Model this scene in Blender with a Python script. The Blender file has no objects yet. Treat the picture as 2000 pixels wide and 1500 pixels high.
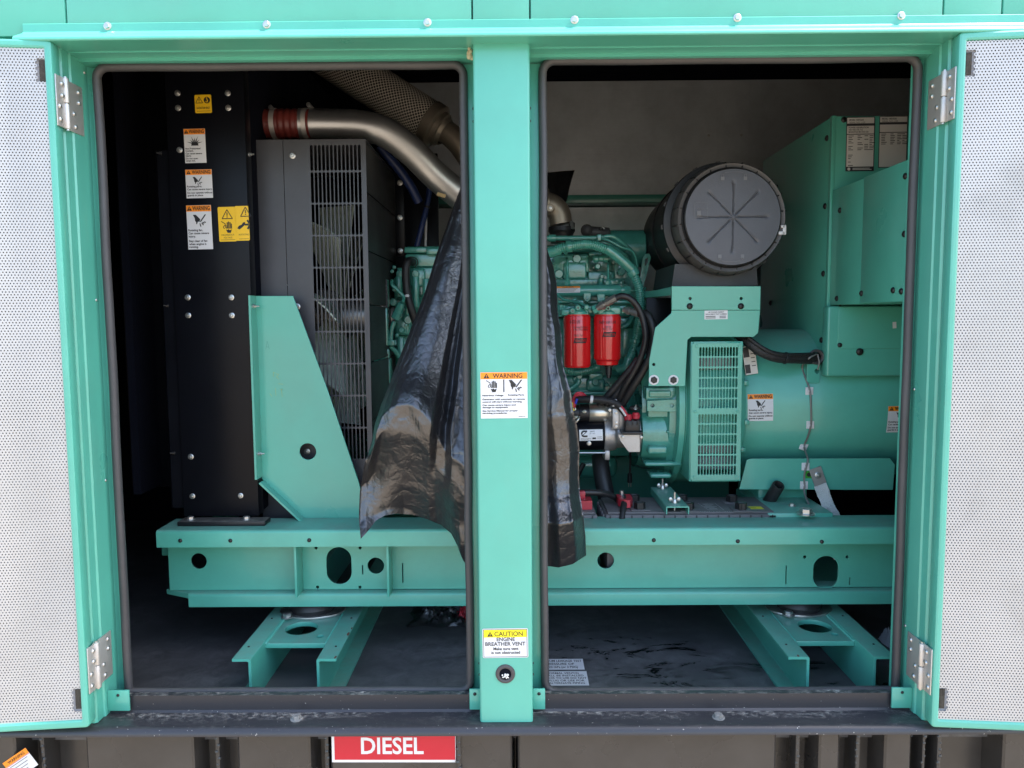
import bpy, bmesh, math, random
import numpy as np
from mathutils import Vector, Matrix, noise
R = math.radians
sc = bpy.context.scene
random.seed(7)

# ------------------------------------------------------------------ camera, world, sun, exposure
F = 1500.0                                   # focal length in pixels of the 2000 px wide photograph
CAM = Vector((0.0, -1.5, 1.5))
PITCH, YAW, ROLL = R(4.88), R(0.38), R(0.40)
fwd = Vector((-math.sin(YAW) * math.cos(PITCH), math.cos(YAW) * math.cos(PITCH), -math.sin(PITCH)))
rt0 = fwd.cross(Vector((0, 0, 1))).normalized()
up0 = rt0.cross(fwd).normalized()
rt = rt0 * math.cos(ROLL) - up0 * math.sin(ROLL)
up = up0 * math.cos(ROLL) + rt0 * math.sin(ROLL)
cd = bpy.data.cameras.new('camera')
cd.sensor_width = 36.0
cd.lens = 36.0 * F / 2000.0
cd.clip_start, cd.clip_end = 0.05, 2000.0
cam = bpy.data.objects.new('camera', cd)
sc.collection.objects.link(cam)
cam.matrix_world = Matrix(((rt.x, up.x, -fwd.x, CAM.x), (rt.y, up.y, -fwd.y, CAM.y), (rt.z, up.z, -fwd.z, CAM.z), (0, 0, 0, 1)))
sc.camera = cam

SUN_EL, SUN_AZ = R(57), R(90.5)                # azimuth measured from the camera side towards the right
world = bpy.data.worlds.new('World')
sc.world = world
world.use_nodes = True
wn = world.node_tree
sky = wn.nodes.new('ShaderNodeTexSky')
sky.sky_type = 'NISHITA'
sky.sun_disc = False
sky.sun_elevation = SUN_EL
sun_dir = Vector((math.sin(SUN_AZ) * math.cos(SUN_EL), -math.cos(SUN_AZ) * math.cos(SUN_EL), math.sin(SUN_EL)))
sky.sun_rotation = math.atan2(sun_dir.x, sun_dir.y)
sky.air_density, sky.dust_density = 1.0, 2.0
bg = wn.nodes['Background']
bg.inputs['Strength'].default_value = 0.15
wn.links.new(sky.outputs['Color'], bg.inputs['Color'])
sl = bpy.data.lights.new('sun', 'SUN')
sl.energy, sl.angle, sl.color = 3.6, R(0.6), (1.0, 0.94, 0.84)
so = bpy.data.objects.new('sun', sl)
sc.collection.objects.link(so)
so.rotation_euler = sun_dir.to_track_quat('Z', 'Y').to_euler()
so.location = (3, -6, 8)
sc.view_settings.view_transform = 'Standard'
sc.view_settings.look = 'None'
sc.view_settings.exposure = 2.12
sc.view_settings.gamma = 1.0
sc.cycles.max_bounces = 8

# ------------------------------------------------------------------ pixel helpers (photo pixel -> point on a world plane)
def ray(px, py):
    return fwd * F + rt * (px - 1000.0) - up * (py - 750.0)
def P(px, py, Y):
    d = ray(px, py); t = (Y - CAM.y) / d.y
    return CAM + d * t
def PX(px, py, X):
    d = ray(px, py); t = (X - CAM.x) / d.x
    return CAM + d * t
def PZ(px, py, Z):
    d = ray(px, py); t = (Z - CAM.z) / d.z
    return CAM + d * t
def zr(v): return 1.5 + v
def S(Y): return (Y + 1.5) / F                # metres per photo pixel at depth Y

# ------------------------------------------------------------------ materials
def mat(name, col, rough=0.4, metal=0.0, coat=0.0, vary=0.06, vscale=9.0, bump=0.0, bscale=60.0, dust=0.0, rvar=0.12, spec=0.5, aniso=None, smear=0.0):
    m = bpy.data.materials.new(name)
    m.use_nodes = True
    nt = m.node_tree; N = nt.nodes; L = nt.links
    b = N['Principled BSDF']
    b.inputs['Metallic'].default_value = metal
    b.inputs['Roughness'].default_value = rough
    b.inputs['Coat Weight'].default_value = coat
    b.inputs['Coat Roughness'].default_value = 0.08
    b.inputs['Specular IOR Level'].default_value = spec
    tc = N.new('ShaderNodeTexCoord')
    n1 = N.new('ShaderNodeTexNoise'); n1.inputs['Scale'].default_value = vscale; n1.inputs['Detail'].default_value = 6; n1.inputs['Roughness'].default_value = 0.65
    geo = N.new('ShaderNodeNewGeometry')
    L.new(geo.outputs['Position'], n1.inputs['Vector'])
    mx = N.new('ShaderNodeMix'); mx.data_type = 'RGBA'
    c = list(col)
    mx.inputs[6].default_value = [max(0, x * (1 - vary)) for x in c] + [1]
    mx.inputs[7].default_value = [min(1, x * (1 + vary)) for x in c] + [1]
    rm = N.new('ShaderNodeMapRange'); rm.inputs[1].default_value = 0.3; rm.inputs[2].default_value = 0.7
    L.new(n1.outputs['Fac'], rm.inputs[0]); L.new(rm.outputs[0], mx.inputs[0])
    out = mx.outputs[2]
    if smear > 0:                              # grime smears and scuffs of their own shape
        n4 = N.new('ShaderNodeTexNoise'); n4.inputs['Scale'].default_value = 3.1; n4.inputs['Detail'].default_value = 9; n4.inputs['Distortion'].default_value = 1.2
        L.new(geo.outputs['Position'], n4.inputs['Vector'])
        r4 = N.new('ShaderNodeMapRange'); r4.inputs[1].default_value = 0.56; r4.inputs[2].default_value = 0.74; r4.inputs[4].default_value = smear
        L.new(n4.outputs['Fac'], r4.inputs[0])
        m4 = N.new('ShaderNodeMix'); m4.data_type = 'RGBA'
        m4.inputs[7].default_value = (0.20, 0.19, 0.165, 1)
        L.new(r4.outputs[0], m4.inputs[0]); L.new(out, m4.inputs[6]); out = m4.outputs[2]
    if dust > 0:                               # pale dust that has settled on upward faces
        sx = N.new('ShaderNodeSeparateXYZ'); L.new(geo.outputs['Normal'], sx.inputs[0])
        r2 = N.new('ShaderNodeMapRange'); r2.inputs[1].default_value = 0.55; r2.inputs[2].default_value = 0.95
        L.new(sx.outputs['Z'], r2.inputs[0])
        n2 = N.new('ShaderNodeTexNoise'); n2.inputs['Scale'].default_value = 26; n2.inputs['Detail'].default_value = 8; n2.inputs['Roughness'].default_value = 0.75
        L.new(geo.outputs['Position'], n2.inputs['Vector'])
        r3 = N.new('ShaderNodeMapRange'); r3.inputs[1].default_value = 0.25; r3.inputs[2].default_value = 0.75; r3.inputs[4].default_value = dust
        L.new(n2.outputs['Fac'], r3.inputs[0])
        mu = N.new('ShaderNodeMath'); mu.operation = 'MULTIPLY'
        L.new(r2.outputs[0], mu.inputs[0]); L.new(r3.outputs[0], mu.inputs[1])
        m2 = N.new('ShaderNodeMix'); m2.data_type = 'RGBA'
        m2.inputs[7].default_value = (0.27, 0.255, 0.22, 1)
        L.new(mu.outputs[0], m2.inputs[0]); L.new(out, m2.inputs[6]); out = m2.outputs[2]
        ra = N.new('ShaderNodeMapRange'); ra.inputs[3].default_value = rough; ra.inputs[4].default_value = 0.8
        L.new(mu.outputs[0], ra.inputs[0]); L.new(ra.outputs[0], b.inputs['Roughness'])
    elif rvar > 0:
        ra = N.new('ShaderNodeMapRange'); ra.inputs[1].default_value = 0.3; ra.inputs[2].default_value = 0.7
        ra.inputs[3].default_value = max(0.03, rough * (1 - rvar)); ra.inputs[4].default_value = min(1, rough * (1 + 2 * rvar))
        n3 = N.new('ShaderNodeTexNoise'); n3.inputs['Scale'].default_value = 5.0; n3.inputs['Detail'].default_value = 8
        L.new(geo.outputs['Position'], n3.inputs['Vector'])
        L.new(n3.outputs['Fac'], ra.inputs[0]); L.new(ra.outputs[0], b.inputs['Roughness'])
    L.new(out, b.inputs['Base Color'])
    if bump > 0:
        nb = N.new('ShaderNodeTexNoise'); nb.inputs['Scale'].default_value = bscale; nb.inputs['Detail'].default_value = 3
        if aniso:
            mp = N.new('ShaderNodeMapping'); mp.inputs['Scale'].default_value = aniso
            L.new(geo.outputs['Position'], mp.inputs['Vector']); L.new(mp.outputs[0], nb.inputs['Vector'])
        else:
            L.new(geo.outputs['Position'], nb.inputs['Vector'])
        bp = N.new('ShaderNodeBump'); bp.inputs['Strength'].default_value = bump; bp.inputs['Distance'].default_value = 0.004
        L.new(nb.outputs['Fac'], bp.inputs['Height']); L.new(bp.outputs[0], b.inputs['Normal'])
    return m

GREEN = (0.088, 0.395, 0.300)
M = {}
M['green'] = mat('green_paint', GREEN, 0.30, coat=0.35, bump=0.05, bscale=45, vary=0.07, vscale=5, smear=0.085)
M['green_in'] = mat('green_paint_dusty', GREEN, 0.34, coat=0.2, bump=0.05, bscale=45, dust=0.55, vary=0.08, smear=0.09)
M['green_eng'] = mat('engine_green_enamel', (0.066, 0.300, 0.232), 0.20, coat=0.8, bump=0.35, bscale=110, vary=0.14, vscale=30)
M['black'] = mat('black_powder_coat', (0.0048, 0.0054, 0.0078), 0.33, bump=0.05, bscale=300, vary=0.15, spec=0.16)
M['shroud'] = mat('charcoal_sheet_metal', (0.050, 0.051, 0.058), 0.38, bump=0.05, bscale=200, vary=0.12, smear=0.06)
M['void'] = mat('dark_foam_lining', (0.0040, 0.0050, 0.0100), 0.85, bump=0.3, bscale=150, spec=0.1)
M['rubber'] = mat('black_rubber', (0.052, 0.050, 0.052), 0.50, bump=0.1, bscale=250, vary=0.15, dust=0.15)
M['rubber_hose'] = mat('black_hose_rubber', (0.018, 0.018, 0.019), 0.42, bump=0.12, bscale=300)
M['tank'] = mat('black_tank_paint', (0.040, 0.037, 0.034), 0.27, bump=0.15, bscale=14, vary=0.2, smear=0.16)
M['perf'] = mat('perforated_bare_sheet', (0.47, 0.465, 0.45), 0.42, metal=0.3, vary=0.08, vscale=4, smear=0.35)
M['wool'] = mat('mineral_wool', (0.050, 0.044, 0.034), 0.95, bump=0.9, bscale=70, vary=0.4, vscale=60, aniso=(4, 1, 0.6))
M['pad'] = mat('acoustic_pad', (0.30, 0.30, 0.31), 0.9, bump=0.4, bscale=120)
M['zinc'] = mat('zinc_plated_steel', (0.52, 0.52, 0.50), 0.30, metal=0.85, vary=0.1, vscale=60)
M['steel'] = mat('brushed_stainless', (0.60, 0.575, 0.54), 0.50, metal=0.75, bump=0.08, bscale=80, aniso=(1, 1, 30))
M['pipe'] = mat('dull_aluminised_pipe', (0.42, 0.425, 0.42), 0.38, metal=0.9, vary=0.12, vscale=7, bump=0.05, bscale=120, smear=0.2)
M['bronze'] = mat('cast_brown_metal', (0.27, 0.235, 0.185), 0.44, metal=0.75, bump=0.15, bscale=220)
M['darkmetal'] = mat('dark_bolt_steel', (0.035, 0.034, 0.034), 0.38, metal=0.6)
M['castgrey'] = mat('grey_cast_aluminium', (0.44, 0.43, 0.42), 0.42, metal=0.7, bump=0.15, bscale=200)
M['nickel'] = mat('nickel_can', (0.60, 0.57, 0.49), 0.30, metal=0.85, vary=0.1, vscale=40)
M['red'] = mat('red_canister_paint', (0.62, 0.012, 0.014), 0.22, coat=0.6, vary=0.05)
M['redhose'] = mat('red_silicone_hose', (0.145, 0.026, 0.021), 0.36, vary=0.12)
M['redcap'] = mat('red_terminal_boot', (0.46, 0.026, 0.045), 0.40, vary=0.1)
M['redsign'] = mat('red_vinyl', (0.50, 0.008, 0.026), 0.32, vary=0.03)
M['white'] = mat('white_vinyl', (0.66, 0.66, 0.665), 0.40, vary=0.02)
M['silverlabel'] = mat('silver_foil_label', (0.66, 0.64, 0.60), 0.4, metal=0.1, vary=0.04)
M['orange'] = mat('orange_vinyl', (0.88, 0.27, 0.012), 0.40, vary=0.03)
M['yellow'] = mat('yellow_vinyl', (0.86, 0.52, 0.010), 0.40, vary=0.03)
M['lemon'] = mat('lemon_vinyl', (0.85, 0.70, 0.015), 0.40, vary=0.03)
M['print'] = mat('black_print', (0.012, 0.012, 0.012), 0.45, vary=0.02)
M['tagdark'] = mat('dark_tag_plate', (0.03, 0.03, 0.035), 0.4)
M['tagtext'] = mat('pale_print', (0.55, 0.55, 0.53), 0.45)
M['greytext'] = mat('raised_grey_print', (0.16, 0.16, 0.17), 0.5)
M['lid'] = mat('moulded_grey_plastic', (0.092, 0.096, 0.112), 0.46, bump=0.08, bscale=260, vary=0.1, smear=0.10)
M['lidring'] = mat('moulded_brown_black_plastic', (0.088, 0.084, 0.082), 0.48, bump=0.08, bscale=260, dust=0.15)
M['blackplastic'] = mat('black_plastic', (0.012, 0.012, 0.013), 0.42)
M['battery'] = mat('battery_case_plastic', (0.125, 0.119, 0.125), 0.48, dust=0.30, vary=0.15)
M['blue'] = mat('blue_hose', (0.014, 0.030, 0.105), 0.40)
M['wire'] = mat('grey_wire', (0.20, 0.20, 0.19), 0.4, metal=0.3)
M['fan'] = mat('pale_green_fan_plastic', (0.60, 0.68, 0.57), 0.5, vary=0.12)
M['rotor'] = mat('pale_grey_fan_casting', (0.19, 0.22, 0.205), 0.5, vary=0.12)
M['wall'] = mat('grey_lining_panel', (0.60, 0.635, 0.65), 0.42, metal=0.45, bump=0.22, bscale=26, aniso=(0.25, 1, 16), vary=0.12)
M['braid'] = mat('tinned_copper_braid', (0.72, 0.73, 0.71), 0.42, metal=0.6, bump=0.7, bscale=300)
M['sealant'] = mat('tan_sealant', (0.48, 0.42, 0.27), 0.8, bump=0.5, bscale=300)
M['tape'] = mat('masking_tape', (0.45, 0.33, 0.16), 0.7)
M['greenlabel'] = mat('bright_green_label', (0.03, 0.30, 0.02), 0.4)
M['wovenblack'] = mat('black_wiring_loom', (0.016, 0.016, 0.017), 0.5, bump=0.6, bscale=260)
M['blue_wire'] = mat('blue_wire_sleeve', (0.02, 0.05, 0.50), 0.4)
M['blade'] = mat('grey_core_panel', (0.030, 0.030, 0.031), 0.5, vary=0.18, bump=0.25, bscale=40, aniso=(1, 1, 8))

def custom_film():
    m = bpy.data.materials.new('thin_black_plastic_film'); m.use_nodes = True
    nt = m.node_tree; N = nt.nodes; L = nt.links; b = N['Principled BSDF']
    b.inputs['Base Color'].default_value = (0.013, 0.013, 0.015, 1)
    b.inputs['Roughness'].default_value = 0.37
    b.inputs['IOR'].default_value = 1.72
    b.inputs['Specular IOR Level'].default_value = 0.75
    geo = N.new('ShaderNodeNewGeometry')
    n = N.new('ShaderNodeTexNoise'); n.inputs['Scale'].default_value = 7; n.inputs['Detail'].default_value = 4; n.inputs['Distortion'].default_value = 1.0
    L.new(geo.outputs['Position'], n.inputs['Vector'])
    mv = N.new('ShaderNodeVectorMath'); mv.operation = 'MULTIPLY_ADD'; mv.inputs[1].default_value = (0.10, 0.10, 0.10)
    L.new(n.outputs['Color'], mv.inputs[0]); L.new(geo.outputs['Position'], mv.inputs[2])
    hs = []
    for scl, amp in ((11, 0.55), (27, 0.30), (60, 0.12)):
        v = N.new('ShaderNodeTexVoronoi'); v.feature = 'DISTANCE_TO_EDGE'; v.inputs['Scale'].default_value = scl
        L.new(mv.outputs[0], v.inputs['Vector'])
        pw = N.new('ShaderNodeMath'); pw.operation = 'POWER'; pw.inputs[1].default_value = 0.6; L.new(v.outputs['Distance'], pw.inputs[0])
        mu = N.new('ShaderNodeMath'); mu.operation = 'MULTIPLY'; mu.inputs[1].default_value = amp; L.new(pw.outputs[0], mu.inputs[0]); hs.append(mu.outputs[0])
    n2 = N.new('ShaderNodeTexNoise'); n2.inputs['Scale'].default_value = 34; n2.inputs['Detail'].default_value = 4; n2.inputs['Distortion'].default_value = 0.8
    L.new(geo.outputs['Position'], n2.inputs['Vector'])
    mu = N.new('ShaderNodeMath'); mu.operation = 'MULTIPLY'; mu.inputs[1].default_value = 0.35; L.new(n2.outputs['Fac'], mu.inputs[0]); hs.append(mu.outputs[0])
    tot = hs[0]
    for h in hs[1:]:
        ad = N.new('ShaderNodeMath'); ad.operation = 'ADD'; L.new(tot, ad.inputs[0]); L.new(h, ad.inputs[1]); tot = ad.outputs[0]
    bp = N.new('ShaderNodeBump'); bp.inputs['Strength'].default_value = 0.38; bp.inputs['Distance'].default_value = 0.014
    L.new(tot, bp.inputs['Height']); L.new(bp.outputs[0], b.inputs['Normal'])
    return m
M['film'] = custom_film()

def custom_floor():
    m = bpy.data.materials.new('stained_black_tank_top'); m.use_nodes = True
    nt = m.node_tree; N = nt.nodes; L = nt.links; b = N['Principled BSDF']
    geo = N.new('ShaderNodeNewGeometry')
    def nz(scale, detail, dist=0.0, sc3=None):
        n = N.new('ShaderNodeTexNoise'); n.inputs['Scale'].default_value = scale; n.inputs['Detail'].default_value = detail; n.inputs['Distortion'].default_value = dist; n.inputs['Roughness'].default_value = 0.7
        if sc3:
            mp = N.new('ShaderNodeMapping'); mp.inputs['Scale'].default_value = sc3
            L.new(geo.outputs['Position'], mp.inputs['Vector']); L.new(mp.outputs[0], n.inputs['Vector'])
        else: L.new(geo.outputs['Position'], n.inputs['Vector'])
        return n.outputs['Fac']
    def ramp(x, a, c):
        r = N.new('ShaderNodeMapRange'); r.inputs[1].default_value = a; r.inputs[2].default_value = c; L.new(x, r.inputs[0]); return r.outputs[0]
    def mul(a, c):
        r = N.new('ShaderNodeMath'); r.operation = 'MULTIPLY'; L.new(a, r.inputs[0])
        if isinstance(c, float): r.inputs[1].default_value = c
        else: L.new(c, r.inputs[1])
        return r.outputs[0]
    dusty = mul(ramp(nz(3.0, 3), 0.35, 0.65), ramp(nz(22, 10, 0.6), 0.35, 0.8))
    m1 = N.new('ShaderNodeMix'); m1.data_type = 'RGBA'
    m1.inputs[6].default_value = (0.072, 0.072, 0.074, 1); m1.inputs[7].default_value = (0.20, 0.20, 0.20, 1)
    L.new(dusty, m1.inputs[0])
    # rubbed wet streaks near the front edge
    sx = N.new('ShaderNodeSeparateXYZ'); L.new(geo.outputs['Position'], sx.inputs[0])
    near = ramp(sx.outputs['Y'], 0.75, 0.45)
    wet = mul(mul(ramp(nz(9, 7, 3.2, (0.5, 1.1, 1)), 0.52, 0.61), mul(ramp(nz(2.6, 2), 0.40, 0.52), ramp(sx.outputs['X'], -0.30, 0.10))), near)
    m2 = N.new('ShaderNodeMix'); m2.data_type = 'RGBA'; m2.inputs[7].default_value = (0.004, 0.004, 0.005, 1)
    L.new(wet, m2.inputs[0]); L.new(m1.outputs[2], m2.inputs[6])
    L.new(m2.outputs[2], b.inputs['Base Color'])
    rr = N.new('ShaderNodeMapRange'); rr.inputs[3].default_value = 0.5; rr.inputs[4].default_value = 0.18
    L.new(wet, rr.inputs[0]); L.new(rr.outputs[0], b.inputs['Roughness'])
    bp = N.new('ShaderNodeBump'); bp.inputs['Strength'].default_value = 0.12; bp.inputs['Distance'].default_value = 0.004
    L.new(nz(40, 5), bp.inputs['Height']); L.new(bp.outputs[0], b.inputs['Normal'])
    return m
M['floor'] = custom_floor()

def custom_ledge():
    m = bpy.data.materials.new('dusty_black_ledge'); m.use_nodes = True
    nt = m.node_tree; N = nt.nodes; L = nt.links; b = N['Principled BSDF']
    geo = N.new('ShaderNodeNewGeometry')
    sx = N.new('ShaderNodeSeparateXYZ'); L.new(geo.outputs['Normal'], sx.inputs[0])
    upf = N.new('ShaderNodeMapRange'); upf.inputs[1].default_value = 0.75; upf.inputs[2].default_value = 0.97; L.new(sx.outputs['Z'], upf.inputs[0])
    sp = N.new('ShaderNodeSeparateXYZ'); L.new(geo.outputs['Position'], sp.inputs[0])
    def nz(scale, detail, s3):
        n = N.new('ShaderNodeTexNoise'); n.inputs['Scale'].default_value = scale; n.inputs['Detail'].default_value = detail; n.inputs['Roughness'].default_value = 0.8
        mp = N.new('ShaderNodeMapping'); mp.inputs['Scale'].default_value = s3
        L.new(geo.outputs['Position'], mp.inputs['Vector']); L.new(mp.outputs[0], n.inputs['Vector']); return n.outputs['Fac']
    a = N.new('ShaderNodeMapRange'); a.inputs[1].default_value = 0.47; a.inputs[2].default_value = 0.60; L.new(nz(110, 10, (0.7, 1, 1)), a.inputs[0])
    c = N.new('ShaderNodeMapRange'); c.inputs[1].default_value = 0.42; c.inputs[2].default_value = 0.66; L.new(nz(7, 6, (1, 3, 1)), c.inputs[0])
    back = N.new('ShaderNodeMapRange'); back.inputs[1].default_value = 0.008; back.inputs[2].default_value = 0.040; back.inputs[3].default_value = 0.10; L.new(sp.outputs['Y'], back.inputs[0])
    def mul(x, y):
        r = N.new('ShaderNodeMath'); r.operation = 'MULTIPLY'; L.new(x, r.inputs[0]); L.new(y, r.inputs[1]); return r.outputs[0]
    f = mul(mul(mul(a.outputs[0], c.outputs[0]), upf.outputs[0]), back.outputs[0])
    # sparse pale specks anywhere
    s = N.new('ShaderNodeMapRange'); s.inputs[1].default_value = 0.70; s.inputs[2].default_value = 0.74; L.new(nz(150, 2, (1, 1, 1)), s.inputs[0])
    mxx = N.new('ShaderNodeMath'); mxx.operation = 'MAXIMUM'; L.new(f, mxx.inputs[0]); L.new(s.outputs[0], mxx.inputs[1])
    m1 = N.new('ShaderNodeMix'); m1.data_type = 'RGBA'; m1.inputs[6].default_value = (0.034, 0.033, 0.036, 1); m1.inputs[7].default_value = (0.50, 0.48, 0.43, 1)
    L.new(mxx.outputs[0], m1.inputs[0]); L.new(m1.outputs[2], b.inputs['Base Color'])
    rr = N.new('ShaderNodeMapRange'); rr.inputs[3].default_value = 0.34; rr.inputs[4].default_value = 0.9; L.new(mxx.outputs[0], rr.inputs[0]); L.new(rr.outputs[0], b.inputs['Roughness'])
    bp = N.new('ShaderNodeBump'); bp.inputs['Strength'].default_value = 0.4; bp.inputs['Distance'].default_value = 0.003
    L.new(mxx.outputs[0], bp.inputs['Height']); L.new(bp.outputs[0], b.inputs['Normal'])
    return m
M['ledge'] = custom_ledge()

def custom_wrap():
    m = bpy.data.materials.new('expanded_metal_wrap'); m.use_nodes = True
    nt = m.node_tree; N = nt.nodes; L = nt.links; b = N['Principled BSDF']
    tc = N.new('ShaderNodeUVMap')
    mp = N.new('ShaderNodeMapping'); mp.inputs['Scale'].default_value = (1, 1, 1)
    L.new(tc.outputs[0], mp.inputs['Vector'])
    sx = N.new('ShaderNodeSeparateXYZ'); L.new(mp.outputs[0], sx.inputs[0])
    def wave(kx, ky):
        a = N.new('ShaderNodeMath'); a.operation = 'MULTIPLY'; a.inputs[1].default_value = kx; L.new(sx.outputs['X'], a.inputs[0])
        c = N.new('ShaderNodeMath'); c.operation = 'MULTIPLY_ADD'; c.inputs[1].default_value = ky; L.new(sx.outputs['Y'], c.inputs[0]); L.new(a.outputs[0], c.inputs[2])
        s = N.new('ShaderNodeMath'); s.operation = 'SINE'; L.new(c.outputs[0], s.inputs[0])
        d = N.new('ShaderNodeMath'); d.operation = 'ABSOLUTE'; L.new(s.outputs[0], d.inputs[0]); return d.outputs[0]
    k = math.pi
    mn = N.new('ShaderNodeMath'); mn.operation = 'MINIMUM'; L.new(wave(35 * k, 35 * k), mn.inputs[0]); L.new(wave(35 * k, -35 * k), mn.inputs[1])
    r = N.new('ShaderNodeMapRange'); r.inputs[1].default_value = 0.30; r.inputs[2].default_value = 0.5; L.new(mn.outputs[0], r.inputs[0])
    m1 = N.new('ShaderNodeMix'); m1.data_type = 'RGBA'; m1.inputs[6].default_value = (0.74, 0.68, 0.58, 1); m1.inputs[7].default_value = (0.012, 0.011, 0.010, 1)
    L.new(r.outputs[0], m1.inputs[0]); L.new(m1.outputs[2], b.inputs['Base Color'])
    b.inputs['Metallic'].default_value = 0.15; b.inputs['Roughness'].default_value = 0.45
    bp = N.new('ShaderNodeBump'); bp.inputs['Strength'].default_value = 0.6; bp.inputs['Distance'].default_value = 0.004; bp.invert = True
    L.new(r.outputs[0], bp.inputs['Height']); L.new(bp.outputs[0], b.inputs['Normal'])
    return m
M['wrap'] = custom_wrap()
M['dusty'] = mat('dust_caked_bolt', (0.22, 0.215, 0.20), 0.8, vary=0.3, vscale=60, bump=0.6, bscale=200)
M['primer'] = mat('red_brown_primer', (0.16, 0.055, 0.035), 0.8)
M['chalk'] = mat('yellow_chalk', (0.30, 0.42, 0.16), 0.9)
M['black_dusty'] = mat('dusty_black_flange', (0.010, 0.010, 0.012), 0.4, dust=0.75)
M['brightlabel'] = mat('bright_white_label', (0.84, 0.84, 0.84), 0.4, vary=0.02)
M['ground'] = mat('pale_gravel_yard', (0.25, 0.205, 0.155), 0.95, bump=0.8, bscale=40, vary=0.25, vscale=18)

# ------------------------------------------------------------------ object helpers
WL = {}                                        # world location of every object made here
col = sc.collection
def tag(o, label=None, cat=None, group=None, kind=None):
    if label: o['label'] = label
    if cat: o['category'] = cat
    if group: o['group'] = group
    if kind: o['kind'] = kind
    return o
def thing(name, loc, label, cat, group=None):
    o = bpy.data.objects.new(name, None); col.objects.link(o)
    o.empty_display_size = 0.05
    o.location = loc; WL[o.name] = Vector(loc)
    return tag(o, label, cat, group)
def place(o, w, parent):
    WL[o.name] = Vector(w)
    if parent is not None:
        o.parent = parent; o.location = Vector(w) - WL[parent.name]
    else: o.location = w
def make(name, verts, faces, m, parent=None, smooth=32, uvs=None):
    v = np.array([tuple(p) for p in verts], dtype=float)
    c = (v.min(0) + v.max(0)) / 2
    me = bpy.data.meshes.new(name)
    me.from_pydata((v - c).tolist(), [], faces)
    me.validate()
    if uvs is not None:
        ul = me.uv_layers.new(name='UVMap')
        for lp in me.loops: ul.data[lp.index].uv = uvs[lp.vertex_index]
    if smooth:
        me.shade_smooth(); me.set_sharp_from_angle(angle=R(smooth))
    me.materials.append(M[m] if isinstance(m, str) else m)
    o = bpy.data.objects.new(name, me); col.objects.link(o)
    place(o, Vector(c), parent)
    return o
def frame(n):
    n = Vector(n).normalized()
    a = Vector((0, 0, 1)) if abs(n.z) < 0.9 else Vector((1, 0, 0))
    x = a.cross(n).normalized(); y = n.cross(x)
    return x, y, n
def spline(pts, k=8, closed=False):
    pts = [Vector(p) for p in pts]; n = len(pts); out = []
    rng = n if closed else n - 1
    for i in range(rng):
        p1, p2 = pts[i], pts[(i + 1) % n]
        p0 = pts[i - 1] if (i > 0 or closed) else p1 * 2 - p2
        p3 = pts[(i + 2) % n] if (i + 2 < n or closed) else p2 * 2 - p1
        for j in range(k):
            t = j / k
            out.append(0.5 * ((2 * p1) + (p2 - p0) * t + (2 * p0 - 5 * p1 + 4 * p2 - p3) * t * t + (3 * p1 - 3 * p2 + p3 - p0) * t ** 3))
    if not closed: out.append(pts[-1])
    return out
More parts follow.
